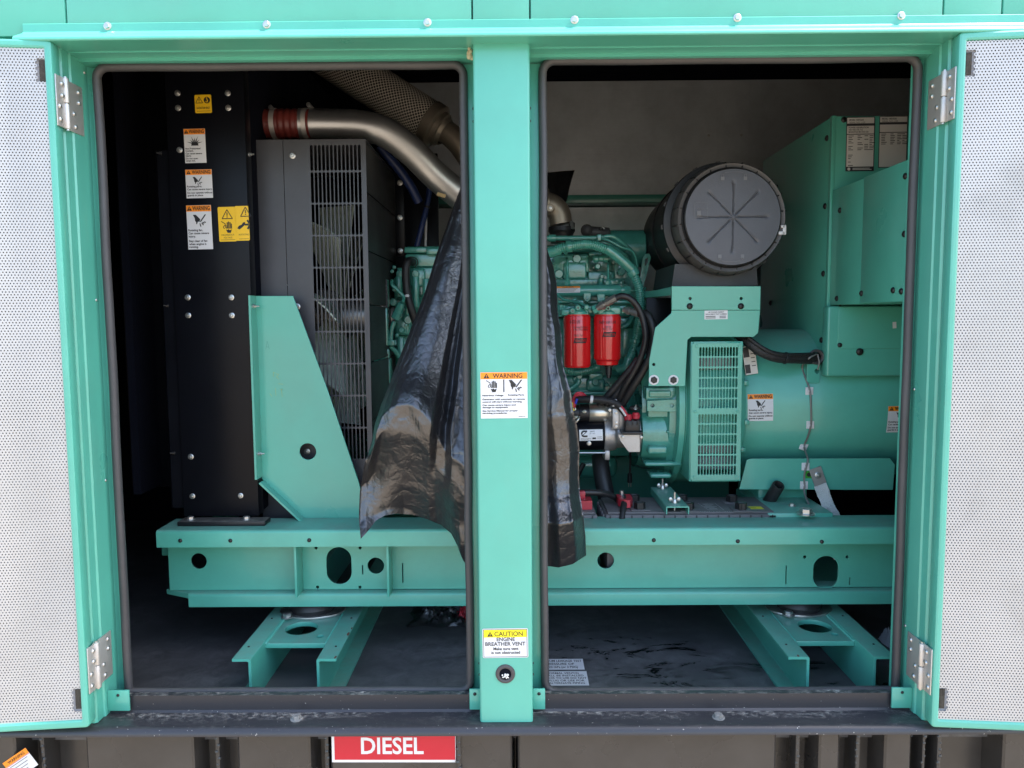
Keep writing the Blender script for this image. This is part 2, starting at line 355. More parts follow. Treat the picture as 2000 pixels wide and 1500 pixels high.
class MB:
    def __init__(s): s.v = []; s.f = []; s.uv = None
    def add(s, v, f):
        o = len(s.v); s.v += [Vector(p) for p in v]; s.f += [tuple(i + o for i in q) for q in f]; return s
    def box(s, x0, x1, y0, y1, z0, z1, bev=0.0015, seg=2, rot=None, piv=None):
        bm = bmesh.new(); bmesh.ops.create_cube(bm, size=1)
        sx, sy, sz = abs(x1 - x0), abs(y1 - y0), abs(z1 - z0)
        for v in bm.verts: v.co = Vector((v.co.x * sx, v.co.y * sy, v.co.z * sz))
        bev = min(bev, 0.45 * min(sx, sy, sz))
        if bev > 0: bmesh.ops.bevel(bm, geom=bm.edges[:], offset=bev, segments=seg, profile=0.5, affect='EDGES')
        c = Vector(((x0 + x1) / 2, (y0 + y1) / 2, (z0 + z1) / 2))
        if rot is not None:
            for v in bm.verts: v.co = rot @ v.co
        bm.verts.index_update()
        s.add([v.co + c for v in bm.verts], [[v.index for v in f.verts] for f in bm.faces]); bm.free(); return s
    def pbox(s, ax, ay, bx, by, Y0, Y1, bev=0.0015, seg=2):
        my, mxp = (ay + by) / 2, (ax + bx) / 2
        x0, x1 = P(ax, my, Y0).x, P(bx, my, Y0).x
        z1, z0 = P(mxp, ay, Y0).z, P(mxp, by, Y0).z
        return s.box(x0, x1, Y0, Y1, z0, z1, bev, seg)
    def lathe(s, a, d, prof, n=32, cap=True, arc=(0, 360)):
        x, y, z = frame(d); a = Vector(a); o = len(s.v); full = abs(arc[1] - arc[0]) >= 360
        k = n if full else n + 1
        for t, r in prof:
            for i in range(k):
                an = R(arc[0] + (arc[1] - arc[0]) * i / n)
                s.v.append(a + z * t + x * (r * math.cos(an)) + y * (r * math.sin(an)))
        for j in range(len(prof) - 1):
            for i in range(n):
                i2 = (i + 1) % k
                s.f.append((o + j * k + i, o + j * k + i2, o + (j + 1) * k + i2, o + (j + 1) * k + i))
        if cap and full:
            s.f.append(tuple(o + i for i in reversed(range(k))))
            s.f.append(tuple(o + (len(prof) - 1) * k + i for i in range(k)))
        return s
    def cyl(s, a, b, r, n=20, bev=0.0):
        a, b = Vector(a), Vector(b); L = (b - a).length
        bev = min(bev, L * 0.4, r * 0.5)
        pr = [(0, r), (L, r)] if bev <= 0 else [(0, r - bev), (bev * 0.3, r - bev * 0.3), (bev, r), (L - bev, r), (L - bev * 0.3, r - bev * 0.3), (L, r - bev)]
        return s.lathe(a, b - a, pr, n)
    def tube(s, pts, r, n=12, cap=True, uv=False):
        pts = [Vector(p) for p in pts]; o = len(s.v); m = len(pts)
        t0 = (pts[1] - pts[0]).normalized(); x, y, _ = frame(t0); L = 0
        for i, p in enumerate(pts):
            t = (pts[min(i + 1, m - 1)] - pts[max(i - 1, 0)]).normalized()
            x = (x - t * x.dot(t)).normalized(); y = t.cross(x)
            if i: L += (p - pts[i - 1]).length
            rr = r(L) if callable(r) else r
            for j in range(n):
                an = 2 * math.pi * j / n
                s.v.append(p + x * (rr * math.cos(an)) + y * (rr * math.sin(an)))
        for i in range(m - 1):
            for j in range(n):
                s.f.append((o + i * n + j, o + i * n + (j + 1) % n, o + (i + 1) * n + (j + 1) % n, o + (i + 1) * n + j))
        if cap:
            s.f.append(tuple(o + j for j in reversed(range(n)))); s.f.append(tuple(o + (m - 1) * n + j for j in range(n)))
        return s
    def ext(s, prof, axis, a, b):
        """closed 2-D profile swept along an axis: x takes (y,z), y takes (x,z), z takes (x,y)"""
        def mk(p, t):
            return Vector((t, p[0], p[1])) if axis == 'x' else Vector((p[0], t, p[1])) if axis == 'y' else Vector((p[0], p[1], t))
        n = len(prof); o = len(s.v)
        s.v += [mk(p, a) for p in prof] + [mk(p, b) for p in prof]
        for i in range(n):
            s.f.append((o + i, o + (i + 1) % n, o + n + (i + 1) % n, o + n + i))
        s.f.append(tuple(o + i for i in reversed(range(n)))); s.f.append(tuple(o + n + i for i in range(n)))
        return s
    def strip(s, prof, axis, a, b, t):
        """open sheet-metal profile of thickness t swept along an axis"""
        pr = [Vector((p[0], p[1])) for p in prof]; off = []
        for i, p in enumerate(pr):
            d1 = (pr[i] - pr[i - 1]).normalized() if i else None
            d2 = (pr[i + 1] - pr[i]).normalized() if i < len(pr) - 1 else None
            n1 = Vector((-d1.y, d1.x)) if d1 else None; n2 = Vector((-d2.y, d2.x)) if d2 else None
            if n1 is None: nn, k = n2, 1
            elif n2 is None: nn, k = n1, 1
            else:
                nn = (n1 + n2)
                nn = nn.normalized() if nn.length > 1e-6 else n1
                k = 1 / max(0.35, nn.dot(n1))
            off.append(p + nn * (t * k))
        return s.ext([tuple(p) for p in pr] + [tuple(p) for p in reversed(off)], axis, a, b)
    def ball(s, c, r, n=14, sc3=(1, 1, 1)):
        c = Vector(c); o = len(s.v); k = n // 2
        for i in range(k + 1):
            th = math.pi * i / k
            for j in range(n):
                ph = 2 * math.pi * j / n
                s.v.append(c + Vector((r * sc3[0] * math.sin(th) * math.cos(ph), r * sc3[1] * math.sin(th) * math.sin(ph), r * sc3[2] * math.cos(th))))
        for i in range(k):
            for j in range(n):
                s.f.append((o + i * n + j, o + i * n + (j + 1) % n, o + (i + 1) * n + (j + 1) % n, o + (i + 1) * n + j))
        return s
    def build(s, name, m, parent=None, smooth=32): return make(name, s.v, s.f, m, parent, smooth)

def rrect(x0, x1, z0, z1, r, k=5):
    out = []
    for cx, cz, a in ((x1 - r, z1 - r, 0), (x0 + r, z1 - r, 90), (x0 + r, z0 + r, 180), (x1 - r, z0 + r, 270)):
        for i in range(k + 1):
            an = R(a + 90 * i / k); out.append((cx + r * math.cos(an), cz + r * math.sin(an)))
    return out
def circ(x, z, r, n=24):
    return [(x + r * math.cos(2 * math.pi * i / n), z + r * math.sin(2 * math.pi * i / n)) for i in range(n)]
def cutsheet(outer, holes, t, bev=0.0008):
    """verts, faces of a flat plate with holes in local x,y; its front face is z=0, its back z=-t"""
    c = bpy.data.curves.new('cut', 'CURVE'); c.dimensions = '2D'; c.fill_mode = 'BOTH'
    c.extrude = t / 2 - bev; c.bevel_depth = bev; c.offset = -bev; c.bevel_resolution = 1
    for pts in [outer] + list(holes):
        s = c.splines.new('POLY'); s.points.add(len(pts) - 1)
        for p, q in zip(s.points, pts): p.co = (q[0], q[1], 0, 1)
        s.use_cyclic_u = True
    o = bpy.data.objects.new('cut', c); me = bpy.data.meshes.new_from_object(o)
    v = [(p.co.x, p.co.y, p.co.z - t / 2) for p in me.vertices]; f = [tuple(p.vertices) for p in me.polygons]
    bpy.data.objects.remove(o); bpy.data.curves.remove(c); bpy.data.meshes.remove(me)
    return v, f
def plate_front(name, m, parent, outer, holes, Y, t, bev=0.0008, smooth=25):
    """plate in the X-Z plane: outer and holes given in world (x,z), front face at Y"""
    v, f = cutsheet(outer, holes, t, bev)
    return make(name, [(x, Y - z, y) for x, y, z in v], f, m, parent, smooth)
def pp(pts, Y): return [(P(x, y, Y).x, P(x, y, Y).z) for x, y in pts]

# bolts: shared meshes, unit radius, axis +Z
BOLT = {}
def bolt_mesh(kind):
    if kind in BOLT: return BOLT[kind]
    b = MB(); Zv = (0, 0, 1)
    def hexa(r, t0, t1, bv=0.08):
        b.lathe((0, 0, 0), Zv, [(t0, r), (t1 - bv, r), (t1, r - bv)], 6)
    if kind == 'hex':
        b.lathe((0, 0, 0), Zv, [(0, 1.45), (0.16, 1.45), (0.2, 1.38)], 18); hexa(1.0, 0.2, 0.95)
    elif kind == 'flange':
        b.lathe((0, 0, 0), Zv, [(0, 1.0), (0.25, 1.0), (0.34, 0.85), (0.36, 0.62)], 18); hexa(0.6, 0.36, 0.8, 0.05)
        b.lathe((0, 0, 0.8), Zv, [(0, 0.34), (0.06, 0.34), (0.1, 0.2)], 10)
    elif kind == 'dome':
        b.lathe((0, 0, 0), Zv, [(0, 1.0), (0.2, 1.0), (0.5, 0.8), (0.68, 0.45), (0.72, 0.3), (0.45, 0.28), (0.45, 0.01)], 16)
    elif kind == 'stud':
        b.lathe((0, 0, 0), Zv, [(0, 0.9), (0.25, 0.9), (0.4, 0.7)], 14); hexa(0.7, 0.4, 1.2); b.lathe((0, 0, 1.2), Zv, [(0, 0.32), (1.1, 0.32), (1.2, 0.25)], 10)
    elif kind == 'rivet':
        b.lathe((0, 0, 0), Zv, [(0, 1.0), (0.3, 0.92), (0.55, 0.7), (0.68, 0.35), (0.7, 0.05)], 14)
    elif kind == 'socketring':
        b.lathe((0, 0, 0), Zv, [(0, 1.0), (0.25, 1.0), (0.35, 0.94), (0.35, 0.78)], 24); hexa(0.72, 0.3, 0.55)
    elif kind == 'ring':
        b.lathe((0, 0, 0), Zv, [(0, 1.0), (0.12, 1.0), (0.16, 0.95), (0.16, 0.68)], 28)
    elif kind == 'hexcap':
        hexa(1.0, 0, 0.5); b.lathe((0, 0, 0.5), Zv, [(0, .8), (.04, .75)], 18)
    me = bpy.data.meshes.new('bolt_' + kind); me.from_pydata([tuple(v) for v in b.v], [], b.f); me.validate()
    me.shade_smooth(); me.set_sharp_from_angle(angle=R(32)); BOLT[kind] = me
    return me
BM = {}
def bolt(parent, p, n, r, m='zinc', kind='flange', name='bolt'):
    key = (kind, m)
    if key not in BM:
        me = bolt_mesh(kind).copy(); me.name = name; me.materials.append(M[m]); BM[key] = me
    o = bpy.data.objects.new(name, BM[key]); col.objects.link(o)
    q = Vector(n).to_track_quat('Z', 'Y').to_matrix() @ Matrix.Rotation(random.uniform(0, 3), 3, 'Z')
    o.rotation_euler = q.to_euler(); o.scale = (r, r, r)
    place(o, Vector(p), parent)
    return o
def pbolt(parent, px, py, Y, rpx, m='zinc', kind='flange', name='bolt', out=0.0):
    return bolt(parent, P(px, py, Y) + Vector((0, -out, 0)), (0, -1, 0), rpx * S(Y), m, kind, name)

# ------------------------------------------------------------------ lettering and labels
TXT = {}
def text_geo(s, bold=0.0, cond=1.0):
    key = (s, bold, cond)
    if key not in TXT:
        c = bpy.data.curves.new('txt', 'FONT'); c.body = s; c.size = 1; c.resolution_u = 3; c.offset = bold
        o = bpy.data.objects.new('txt', c); me = bpy.data.meshes.new_from_object(o)
        v = np.array([(p.co.x, p.co.y) for p in me.vertices]) if len(me.vertices) else np.zeros((0, 2))
        f = [tuple(p.vertices) for p in me.polygons]
        bpy.data.objects.remove(o); bpy.data.curves.remove(c); bpy.data.meshes.remove(me)
        TXT[key] = (v, f)
    return TXT[key]
class Label:
    """flat print: card, bands, lettering and pictograms in local millimetre-like units, mapped by fn(x,y,z)->world"""
    def __init__(s, fn): s.fn = fn; s.layers = {}
    def poly(s, key, pts, lift):
        L = s.layers.setdefault(key, ([], [])); o = len(L[0])
        L[0].extend((x, y, lift) for x, y in pts); L[1].append(tuple(range(o, o + len(pts))))
    def rect(s, key, x0, x1, y0, y1, lift, nx=1):
        for i in range(nx):
            a, b = x0 + (x1 - x0) * i / nx, x0 + (x1 - x0) * (i + 1) / nx
            s.poly(key, [(a, y0), (b, y0), (b, y1), (a, y1)], lift)
    def grid(s, key, x0, x1, y0, y1, lift, nx=4, ny=4):
        for j in range(ny):
            s.rect(key, x0, x1, y0 + (y1 - y0) * j / ny, y0 + (y1 - y0) * (j + 1) / ny, lift, nx)
    def text(s, key, body, x, y, h, lift, w=None, bold=0.0, align='l', rot=0, flip=False):
        v, f = text_geo(body, bold)
        if not len(v): return
        sc_ = h / 0.70; mnx, mxx = v[:, 0].min(), v[:, 0].max(); sx = sc_
        if w: sx = w / (mxx - mnx)
        W = (mxx - mnx) * sx
        ox = {'l': 0, 'c': -W / 2, 'r': -W}[align]
        L = s.layers.setdefault(key, ([], [])); o = len(L[0])
        ca, sa = math.cos(R(rot)), math.sin(R(rot))
        for a, b in v:
            lx, ly = (a - mnx) * sx + ox, b * sc_
            if flip: lx, ly = -lx, -ly
            L[0].append((x + lx * ca - ly * sa, y + lx * sa + ly * ca, lift))
        L[1].extend(tuple(i + o for i in q) for q in f)
    def strokes(s, key, pts, w, lift):
        for a, b in zip(pts[:-1], pts[1:]):
            dx, dy = b[0] - a[0], b[1] - a[1]; l = math.hypot(dx, dy) or 1
            nx, ny = -dy / l * w / 2, dx / l * w / 2
            s.poly(key, [(a[0] - nx, a[1] - ny), (b[0] - nx, b[1] - ny), (b[0] + nx, b[1] + ny), (a[0] + nx, a[1] + ny)], lift)
    def build(s, parent, root, order, name='warning_label', label=None):
        """order: list of (layer key, part name, material); the first layer is the card and the others hang on it"""
        first = None
        for key, nm, m in order:
            if key not in s.layers: continue
            v, f = s.layers[key]
            o = make(nm, [s.fn(*p) for p in v], f, m, parent if first is None or root else first, 0)
            if first is None: first = o
        if label and first: first['label'] = label
        return first
def front_fn(c, roll=0.0, warp=None):
    ca, sa = math.cos(R(roll)), math.sin(R(roll))
    def fn(x, y, z):
        X, Z = c.x + x * ca - y * sa, c.z + x * sa + y * ca
        return Vector((X, (warp(X, Z) if warp else c.y) - z, Z))
    return fn
Z1, Z2, Z3 = 0.0006, 0.0009, 0.0012
def tri_sign(L, x, y, h, key='ink', inner='band', lift=Z3):
    L.poly(key, [(x - h * 0.58, y), (x + h * 0.58, y), (x, y + h)], lift)
    L.poly(inner, [(x - h * 0.05, y + h * 0.30), (x + h * 0.05, y + h * 0.30), (x + h * 0.08, y + h * 0.68), (x - h * 0.08, y + h * 0.68)], lift + 0.0003)
    L.poly(inner, [(x - h * 0.06, y + h * 0.10), (x + h * 0.06, y + h * 0.10), (x + h * 0.06, y + h * 0.21), (x - h * 0.06, y + h * 0.21)], lift + 0.0003)
def tri_outline(L, x, y, h, key='pict', lift=Z2):
    a, b, c = (x - h * 0.58, y), (x + h * 0.58, y), (x, y + h)
    L.strokes(key, [a, b, c, a], h * 0.09, lift)
    L.poly(key, [(x - h * 0.05, y + h * 0.32), (x + h * 0.05, y + h * 0.32), (x + h * 0.06, y + h * 0.68), (x - h * 0.06, y + h * 0.68)], lift + 0.0002)
    L.poly(key, [(x - h * 0.06, y + h * 0.13), (x + h * 0.06, y + h * 0.13), (x + h * 0.06, y + h * 0.23), (x - h * 0.06, y + h * 0.23)], lift + 0.0002)
def cut_hand(L, x, y, h, key='pict', lift=Z2):
    """a hand from the upper left whose finger tips are cut off by a blade"""
    q = lambda pts: [(x + a * h, y + b * h) for a, b in pts]
    L.poly(key, q([(-0.52, 0.50), (-0.26, 0.50), (0.10, 0.12), (0.02, -0.12), (-0.10, -0.06), (-0.15, -0.18), (-0.20, -0.30), (-0.27, -0.27), (-0.26, -0.12), (-0.35, -0.02), (-0.36, 0.20)]), lift)
    L.poly(key, q([(0.50, 0.52), (0.60, 0.52), (0.55, 0.42), (0.13, -0.13), (0.08, -0.10), (0.10, 0.0)]), lift)
    for a, b, c, d in ((0.05, -0.22, 0.12, -0.50), (0.20, -0.18, 0.36, -0.38), (0.28, -0.12, 0.42, -0.24), (0.40, -0.10, 0.56, -0.16)):
        L.strokes(key, q([(a, b), (c, d)]), h * 0.085, lift)
def shock_hand(L, x, y, h, key='pict', lift=Z2):
    q = lambda pts: [(x + a * h, y + b * h) for a, b in pts]
    L.strokes(key, q([(-0.50, 0.48), (-0.18, 0.28), (-0.16, 0.18), (-0.34, 0.02), (-0.32, -0.08), (-0.22, -0.12)]), h * 0.055, lift)
    for a, t, b in ((-0.12, 0.16, -0.08), (0.01, 0.40, -0.06), (0.13, 0.46, -0.06), (0.25, 0.40, -0.06), (0.36, 0.28, -0.14)):
        L.strokes(key, q([(a, t), (a, b)]), h * 0.085, lift)
    L.poly(key, q([(-0.16, -0.06), (0.40, -0.08), (0.40, -0.14), (-0.12, -0.12)]), lift + 0.0001)
    L.poly(key, q([(-0.14, -0.20), (0.02, -0.26), (0.08, -0.18), (0.20, -0.28), (0.38, -0.20), (0.28, -0.50), (0.0, -0.50)]), lift)
def burst(L, x, y, h, key='pict', lift=Z2):
    n = 7
    for i in range(n):
        a = R(15 + 150 * i / (n - 1)); r = h * (0.62 if i % 2 == 0 else 0.46)
        p, q = a - 0.16, a + 0.16
        L.poly(key, [(x + 0.12 * h * math.cos(p), y + 0.1 * h * math.sin(p)), (x + 0.24 * h * math.cos(p), y + 0.24 * h * math.sin(p)), (x + r * math.cos(a), y + r * math.sin(a)), (x + 0.24 * h * math.cos(q), y + 0.24 * h * math.sin(q)), (x + 0.12 * h * math.cos(q), y + 0.1 * h * math.sin(q))], lift + 0.00003 * i)
    L.poly(key, [(x - 0.28 * h, y - 0.12 * h), (x + 0.28 * h, y - 0.12 * h), (x + 0.20 * h, y + 0.14 * h), (x - 0.20 * h, y + 0.14 * h)], lift + 0.0003)
WORDER = [('card', 'warning_label', 'white'), ('band', 'header_band', 'orange'), ('ink', 'lettering', 'print'), ('pict', 'pictogram', 'print')]
def warn_label(parent, fn, w, h, band, lines, picts, label=None, th=None, card='white', name='warning_label', root=False):
    """orange WARNING band over a white card; lines = (text, y from top as a share of h, text height)"""
    L = Label(fn)
    L.grid('card', -w / 2, w / 2, -h / 2, h / 2, 0.0003, 4, 4)
    L.rect('band', -w / 2 + 0.0004, w / 2 - 0.0004, h / 2 - band, h / 2 - 0.0004, Z1, 4)
    tri_sign(L, -w / 2 + w * 0.13, h / 2 - band * 0.85, band * 0.7)
    L.text('ink', 'WARNING', -w / 2 + w * 0.25, h / 2 - band * 0.80, band * 0.66, Z2, w=w * 0.70, bold=0.028)
    for p in picts: p(L)
    for body, fy, hh in lines:
        L.text('ink', body, -w / 2 + w * 0.04, h / 2 - fy * h, hh, Z1, bold=0.03)
    od = [(k, (name if k == 'card' else nm), (card if k == 'card' else m)) for k, nm, m in WORDER]
    return L.build(parent, root, od, label=label)
# ================================================================== the yard
g = MB().box(-400, 400, -400, 400, -0.5, 0.0, 0).build('ground', 'ground', None, 0)
tag(g, kind='structure')

# ================================================================== enclosure
Y_SEAL, Y_DOOR = 0.085, -0.035
zu = P(1000, 70, -0.03).z                      # underside of the lintel
z_ledge = P(1000, 1388, 0.047).z; z_ch = P(560, 1287, 0.165).z; z_floor = 1.5 + (z_ch - 1.5) / 0.875; z_ceil = zr(1.0)
XL, XR = P(153, 750, 0).x, P(1828, 750, 0).x   # jamb planes
XPL, XPR = P(930, 750, 0).x, P(1038, 750, 0).x # centre post
enc = thing('generator_enclosure', (0, 0.4, z_ledge), 'teal green steel generator enclosure with two open doorways and folded back doors', 'enclosure')

# upper panels above the lip, seams between them
zt = P(1000, 38, -0.006).z
edges = [-420, 128, 922, 1035, 1843, 1958, 2420]
for a, b in zip(edges[:-1], edges[1:]):
    xa, xb = P(a, 20, 0).x + 0.0012, P(b, 20, 0).x - 0.0012
    MB().box(xa, xb, 0.0, 0.03, zt - 0.02, zr(1.04), 0.003).build('upper_panel', 'green', enc)
z57 = P(1000, 57, -0.006).z; z64 = P(1000, 61, -0.036).z; z71 = P(1000, 70, -0.04).z
lip = MB().ext([(-0.0005, zt), (-0.0015, zt + 0.001), (-0.005, zt + 0.001), (-0.006, zt), (-0.0065, z57 + 0.003), (-0.009, z57), (-0.030, z64 + 0.003), (-0.036, z64), (-0.0395, z64 - 0.004), (-0.040, z71 + 0.002), (-0.038, z71), (0.022, z71 + 0.0005), (0.022, zt)], 'x', P(48, 50, 0).x, P(2420, 50, 0).x)
lip.build('drip_lip', 'green', enc, 20)
for px, py in ((210, 51), (521, 48), (835, 44), (1122, 39), (1440, 35), (1760, 31)):
    bolt(enc, P(px, py, -0.0062), (0, -1, 0), 0.0052, 'zinc', 'hex')
# lintels: folded recess above each doorway
for a, b in ((XL, XPL), (XPR, XR)):
    MB().ext([(0.0225, zu + 0.001), (0.0225, zu - 0.004), (0.024, zu - 0.005), (0.055, zu - 0.005), (0.055, zu - 0.010), (0.057, zu - 0.011), (0.092, zu - 0.011), (0.092, zu - 0.0125), (0.098, zu - 0.0125), (0.098, zu + 0.09), (0.0225, zu + 0.09)], 'x', a + 0.0005, b - 0.0005).build('lintel', 'green', enc, 20)
# jambs
z_tab0, z_tab1 = P(1000, 1386, 0.036).z, P(1000, 1346, 0.036).z
for sx, xj in ((1, XL), (-1, XR)):
    pr = [(xj - sx * 0.25, 0.0), (xj - sx * 0.004, 0.0), (xj, 0.004), (xj, 0.026), (xj + sx * 0.003, 0.029), (xj + sx * 0.003, 0.086), (xj + sx * 0.008, 0.092), (xj + sx * 0.021, 0.092), (xj + sx * 0.021, 0.10), (xj - sx * 0.25, 0.10)]
    MB().ext(pr, 'z', z_ledge + 0.001, zu + 0.0).build('jamb', 'green', enc, 20)
    xa, xb = sorted((xj - sx * 0.2505, xj - sx * 1.1))
    MB().box(xa, xb, 0.001, 0.05, z_ledge + 0.001, zt - 0.021, 0.002).build('front_panel', 'green', enc)
    xa, xb = sorted((xj + sx * 0.0035, P(253, 1365, .038).x if sx > 0 else P(1741, 1365, .038).x))
    t = MB().box(xa, xb, 0.036, 0.041, z_tab0, z_tab1, 0.0012).build('corner_tab', 'green', enc)
    bolt(enc, Vector(((xa + xb) / 2, 0.036, z_tab1 - 0.010)), (0, -1, 0), 0.0032, 'darkmetal', 'dome', 'tab_rivet')
# centre post with its flanges
r = 0.007
pr = [(XPL, 0.085)]
for i in range(5): a = R(180 + 90 * i / 4); pr.append((XPL + r + r * math.cos(a), r + r * math.sin(a)))
for i in range(5): a = R(270 + 90 * i / 4); pr.append((XPR - r + r * math.cos(a), r + r * math.sin(a)))
pr.append((XPR, 0.085))
post = MB().ext(pr, 'z', z_ledge + 0.0005, zu + 0.0).build('centre_post', 'green', enc, 20)
MB().box(P(910, 750, .09).x, XPL - 0.0008, 0.088, 0.094, z_ledge + 0.004, zu - 0.013, 0.001).build('post_flange', 'green', enc)
MB().box(XPR + 0.0008, P(1064, 750, .09).x, 0.088, 0.094, z_ledge + 0.004, zu - 0.013, 0.001).build('post_flange', 'green', enc)
for x0, x1 in ((XPL - 0.023, XPL - 0.0006), (XPR + 0.0006, XPR + 0.026)):
    MB().box(x0, x1, 0.036, 0.041, z_tab0, z_tab1, 0.0012).build('corner_tab', 'green', enc)
    bolt(enc, Vector(((x0 + x1) / 2, 0.036, z_tab1 - 0.010)), (0, -1, 0), 0.0036, 'darkmetal', 'dome', 'tab_rivet')
for px, py in ((925, 211), (925, 236), (1037, 211), (1037, 236), (938, 1318), (1041, 1318), (938, 1296), (1041, 1296)):
    bolt(enc, Vector((XPL - 0.0003 if px < 1000 else XPR + 0.0003, 0.012, P(1000, py, 0.01).z)), (-1 if px < 1000 else 1, 0, 0), 0.0028, 'darkmetal', 'rivet', 'post_rivet')
for sx, xj, pts in ((1, XL, ((182, 586), (200, 938), (170, 142))), (-1, XR, ((1795, 760), (1774, 1222)))):
    for px, py in pts: bolt(enc, Vector((xj + sx * .0032, 0.075, P(px, py, .075).z)), (sx, -.2, 0), .0030, 'zinc', 'rivet', 'jamb_rivet')
# sealant dab at the post head
sb = MB()
for i in range(9): sb.ball(P(918 + random.uniform(-4, 5), 94 + i * 2.4, 0.02 + random.uniform(0, .01)), random.uniform(0.003, 0.0065), 10, (1, .6, 1.2))
sb.build('sealant_dab', 'sealant', enc)
# breather vent grommet in the post
vc = P(987, 1316, 0)
MB().lathe(vc + Vector((0, 0.004, 0)), (0, -1, 0), [(-0.03, 0.0115), (0.004, 0.0115), (0.0065, 0.0125), (0.0075, 0.0155), (0.0065, 0.0190), (0.004, 0.0200), (0.001, 0.0200)], 32, False).build('vent_grommet', 'rubber', enc)
vf = MB(); vf.cyl(vc + Vector((0, -0.0002, 0)), vc + Vector((0, -0.001, 0)), 0.0118, 24)
vf.build('vent_mouth', 'void', enc)
vw = MB()
for i in range(26): vw.ball(vc + Vector((random.uniform(-.0065, .0065), -0.0016, random.uniform(-.0085, .001))), random.uniform(.0010, .0022), 8)
vw.build('vent_fluff', 'silverlabel', enc)

# warning label on the post
lw, lh = 92 * S(0), 91 * S(0)
lc = P(984.5, 772, -0.0006)
L = Label(front_fn(lc, 0.3))
L.grid('card', -lw / 2, lw / 2, -lh / 2, lh / 2, 0.0003, 2, 2)
L.rect('band', -lw / 2 + .0004, lw / 2 - .0004, lh / 2 - 0.0135, lh / 2 - .0004, Z1)
tri_sign(L, -lw * 0.37, lh / 2 - 0.0118, 0.0098)
L.text('ink', 'WARNING', -lw * 0.235, lh / 2 - 0.0115, 0.0090, Z2, w=lw * 0.63, bold=0.014)
shock_hand(L, -lw * 0.25, lh * 0.20, 0.0235)
cut_hand(L, lw * 0.235, lh * 0.20, 0.0235)
L.rect('pict', -0.0012, 0.0008, lh * 0.07, lh / 2 - 0.0145, Z2)
for body, x, fy, w in (('Hazardous Voltage', -.465, .515, .45), ('Rotating Parts', .085, .51, .345), ('Generator with automatic or remote', -.465, .60, .91), ('control will start without warning.', -.465, .655, .85),
                       ('Can cause severe injury and', -.465, .725, .71), ('damage to equipment.', -.465, .775, .555), ('See Service Manual for proper', -.465, .85, .755), ('servicing procedures.', -.465, .90, .53), ('A029X159', .30, .97, .15)):
    L.text('ink', body, lw * x, lh / 2 - fy * lh, 0.0029 if fy < .95 else .0015, Z1, w=lw * w, bold=0.035)
L.build(enc, False, WORDER, label='square orange banded WARNING label on the centre post')
# caution label
lw, lh = 92 * S(0), 61 * S(0); lc = P(987, 1256, -0.0006)
L = Label(front_fn(lc, 0.6))
L.poly('card', rrect(-lw / 2, lw / 2, -lh / 2, lh / 2, 0.003), 0.0003)
for x0, x1, y0, y1 in ((-.48, .48, -.475, -.46), (-.48, .48, .455, .47), (-.48, -.47, -.46, .455), (.47, .48, -.46, .455)):
    L.rect('pict', lw * x0, lw * x1, lh * y0, lh * y1, Z1)
L.rect('band', -lw * .468, lw * .468, lh * .20, lh * .453, Z1)
tri_sign(L, -lw * .33, lh * .235, 0.0100)
L.text('ink', 'CAUTION', -lw * .235, lh * .245, .0094, Z2, w=lw * .62, bold=.008)
L.text('ink', 'ENGINE', 0.001, lh * .075, .0076, Z1, w=lw * .40, align='c', bold=.02)
L.text('ink', 'BREATHER VENT', 0.0, -lh * .085, .0076, Z1, w=lw * .88, align='c', bold=.02)
L.text('ink', 'Make sure vent', 0.001, -lh * .235, .0058, Z1, w=lw * .55, align='c', bold=.025)
L.text('ink', 'is not obstructed', 0.0005, -lh * .365, .0058, Z1, w=lw * .63, align='c', bold=.025)
L.build(enc, False, [('card', 'caution_label', 'white'), ('pict', 'label_border', 'print'), ('band', 'header_band', 'lemon'), ('ink', 'lettering', 'print')], label='yellow banded CAUTION breather vent label low on the post')

# rubber door seals
def seal(pxl, pxr, pyt, pyb, pxm, rad, sq=None):
    Y = 0.078; rr_ = 0.0086
    x0, x1 = P(pxl, 750, Y).x, P(pxr, 750, Y).x; z1, z0 = P(pxm, pyt, Y).z, P(pxm, pyb, Y).z
    pts = []
    for cx, cz, a, q in ((x1, z1, 0, rad), (x0, z1, 90, rad), (x0, z0, 180, 0.008 if sq == 'l' else rad), (x1, z0, 270, 0.008 if sq == 'r' else rad)):
        cx += -q if cx == x1 else q; cz += -q if cz == z1 else q
        for i in range(7):
            an = R(a + 90 * i / 6); pts.append(Vector((cx + q * math.cos(an), Y, cz + q * math.sin(an))))
    dense = []
    for i in range(len(pts)):
        a, b = pts[i], pts[(i + 1) % len(pts)]
        k = max(1, int((b - a).length / 0.03))
        for j in range(k):
            p = a.lerp(b, j / k)
            n = noise.noise(p * 6) * 0.0022
            dense.append(p + Vector((n, n * .5, noise.noise(p * 6 + Vector((9, 3, 1))) * 0.0018)))
    mb = MB(); m = len(dense); n = 14; o = 0
    for i in range(m):
        t = (dense[(i + 1) % m] - dense[i - 1]).normalized(); x = Vector((0, 1, 0)); y = t.cross(x).normalized()
        for j in range(n):
            an = 2 * math.pi * j / n
            mb.v.append(dense[i] + x * (rr_ * 1.1 * math.cos(an)) + y * (rr_ * math.sin(an)))
    for i in range(m):
        for j in range(n):
            i2 = (i + 1) % m
            mb.f.append((i * n + j, i * n + (j + 1) % n, i2 * n + (j + 1) % n, i2 * n + j))
    return mb.build('door_seal', 'rubber', enc, 60)
seal(221, 912, 129, 1350, 550, 0.022, 'l')
seal(1062, 1770, 116, 1350, 1420, 0.024, 'r')

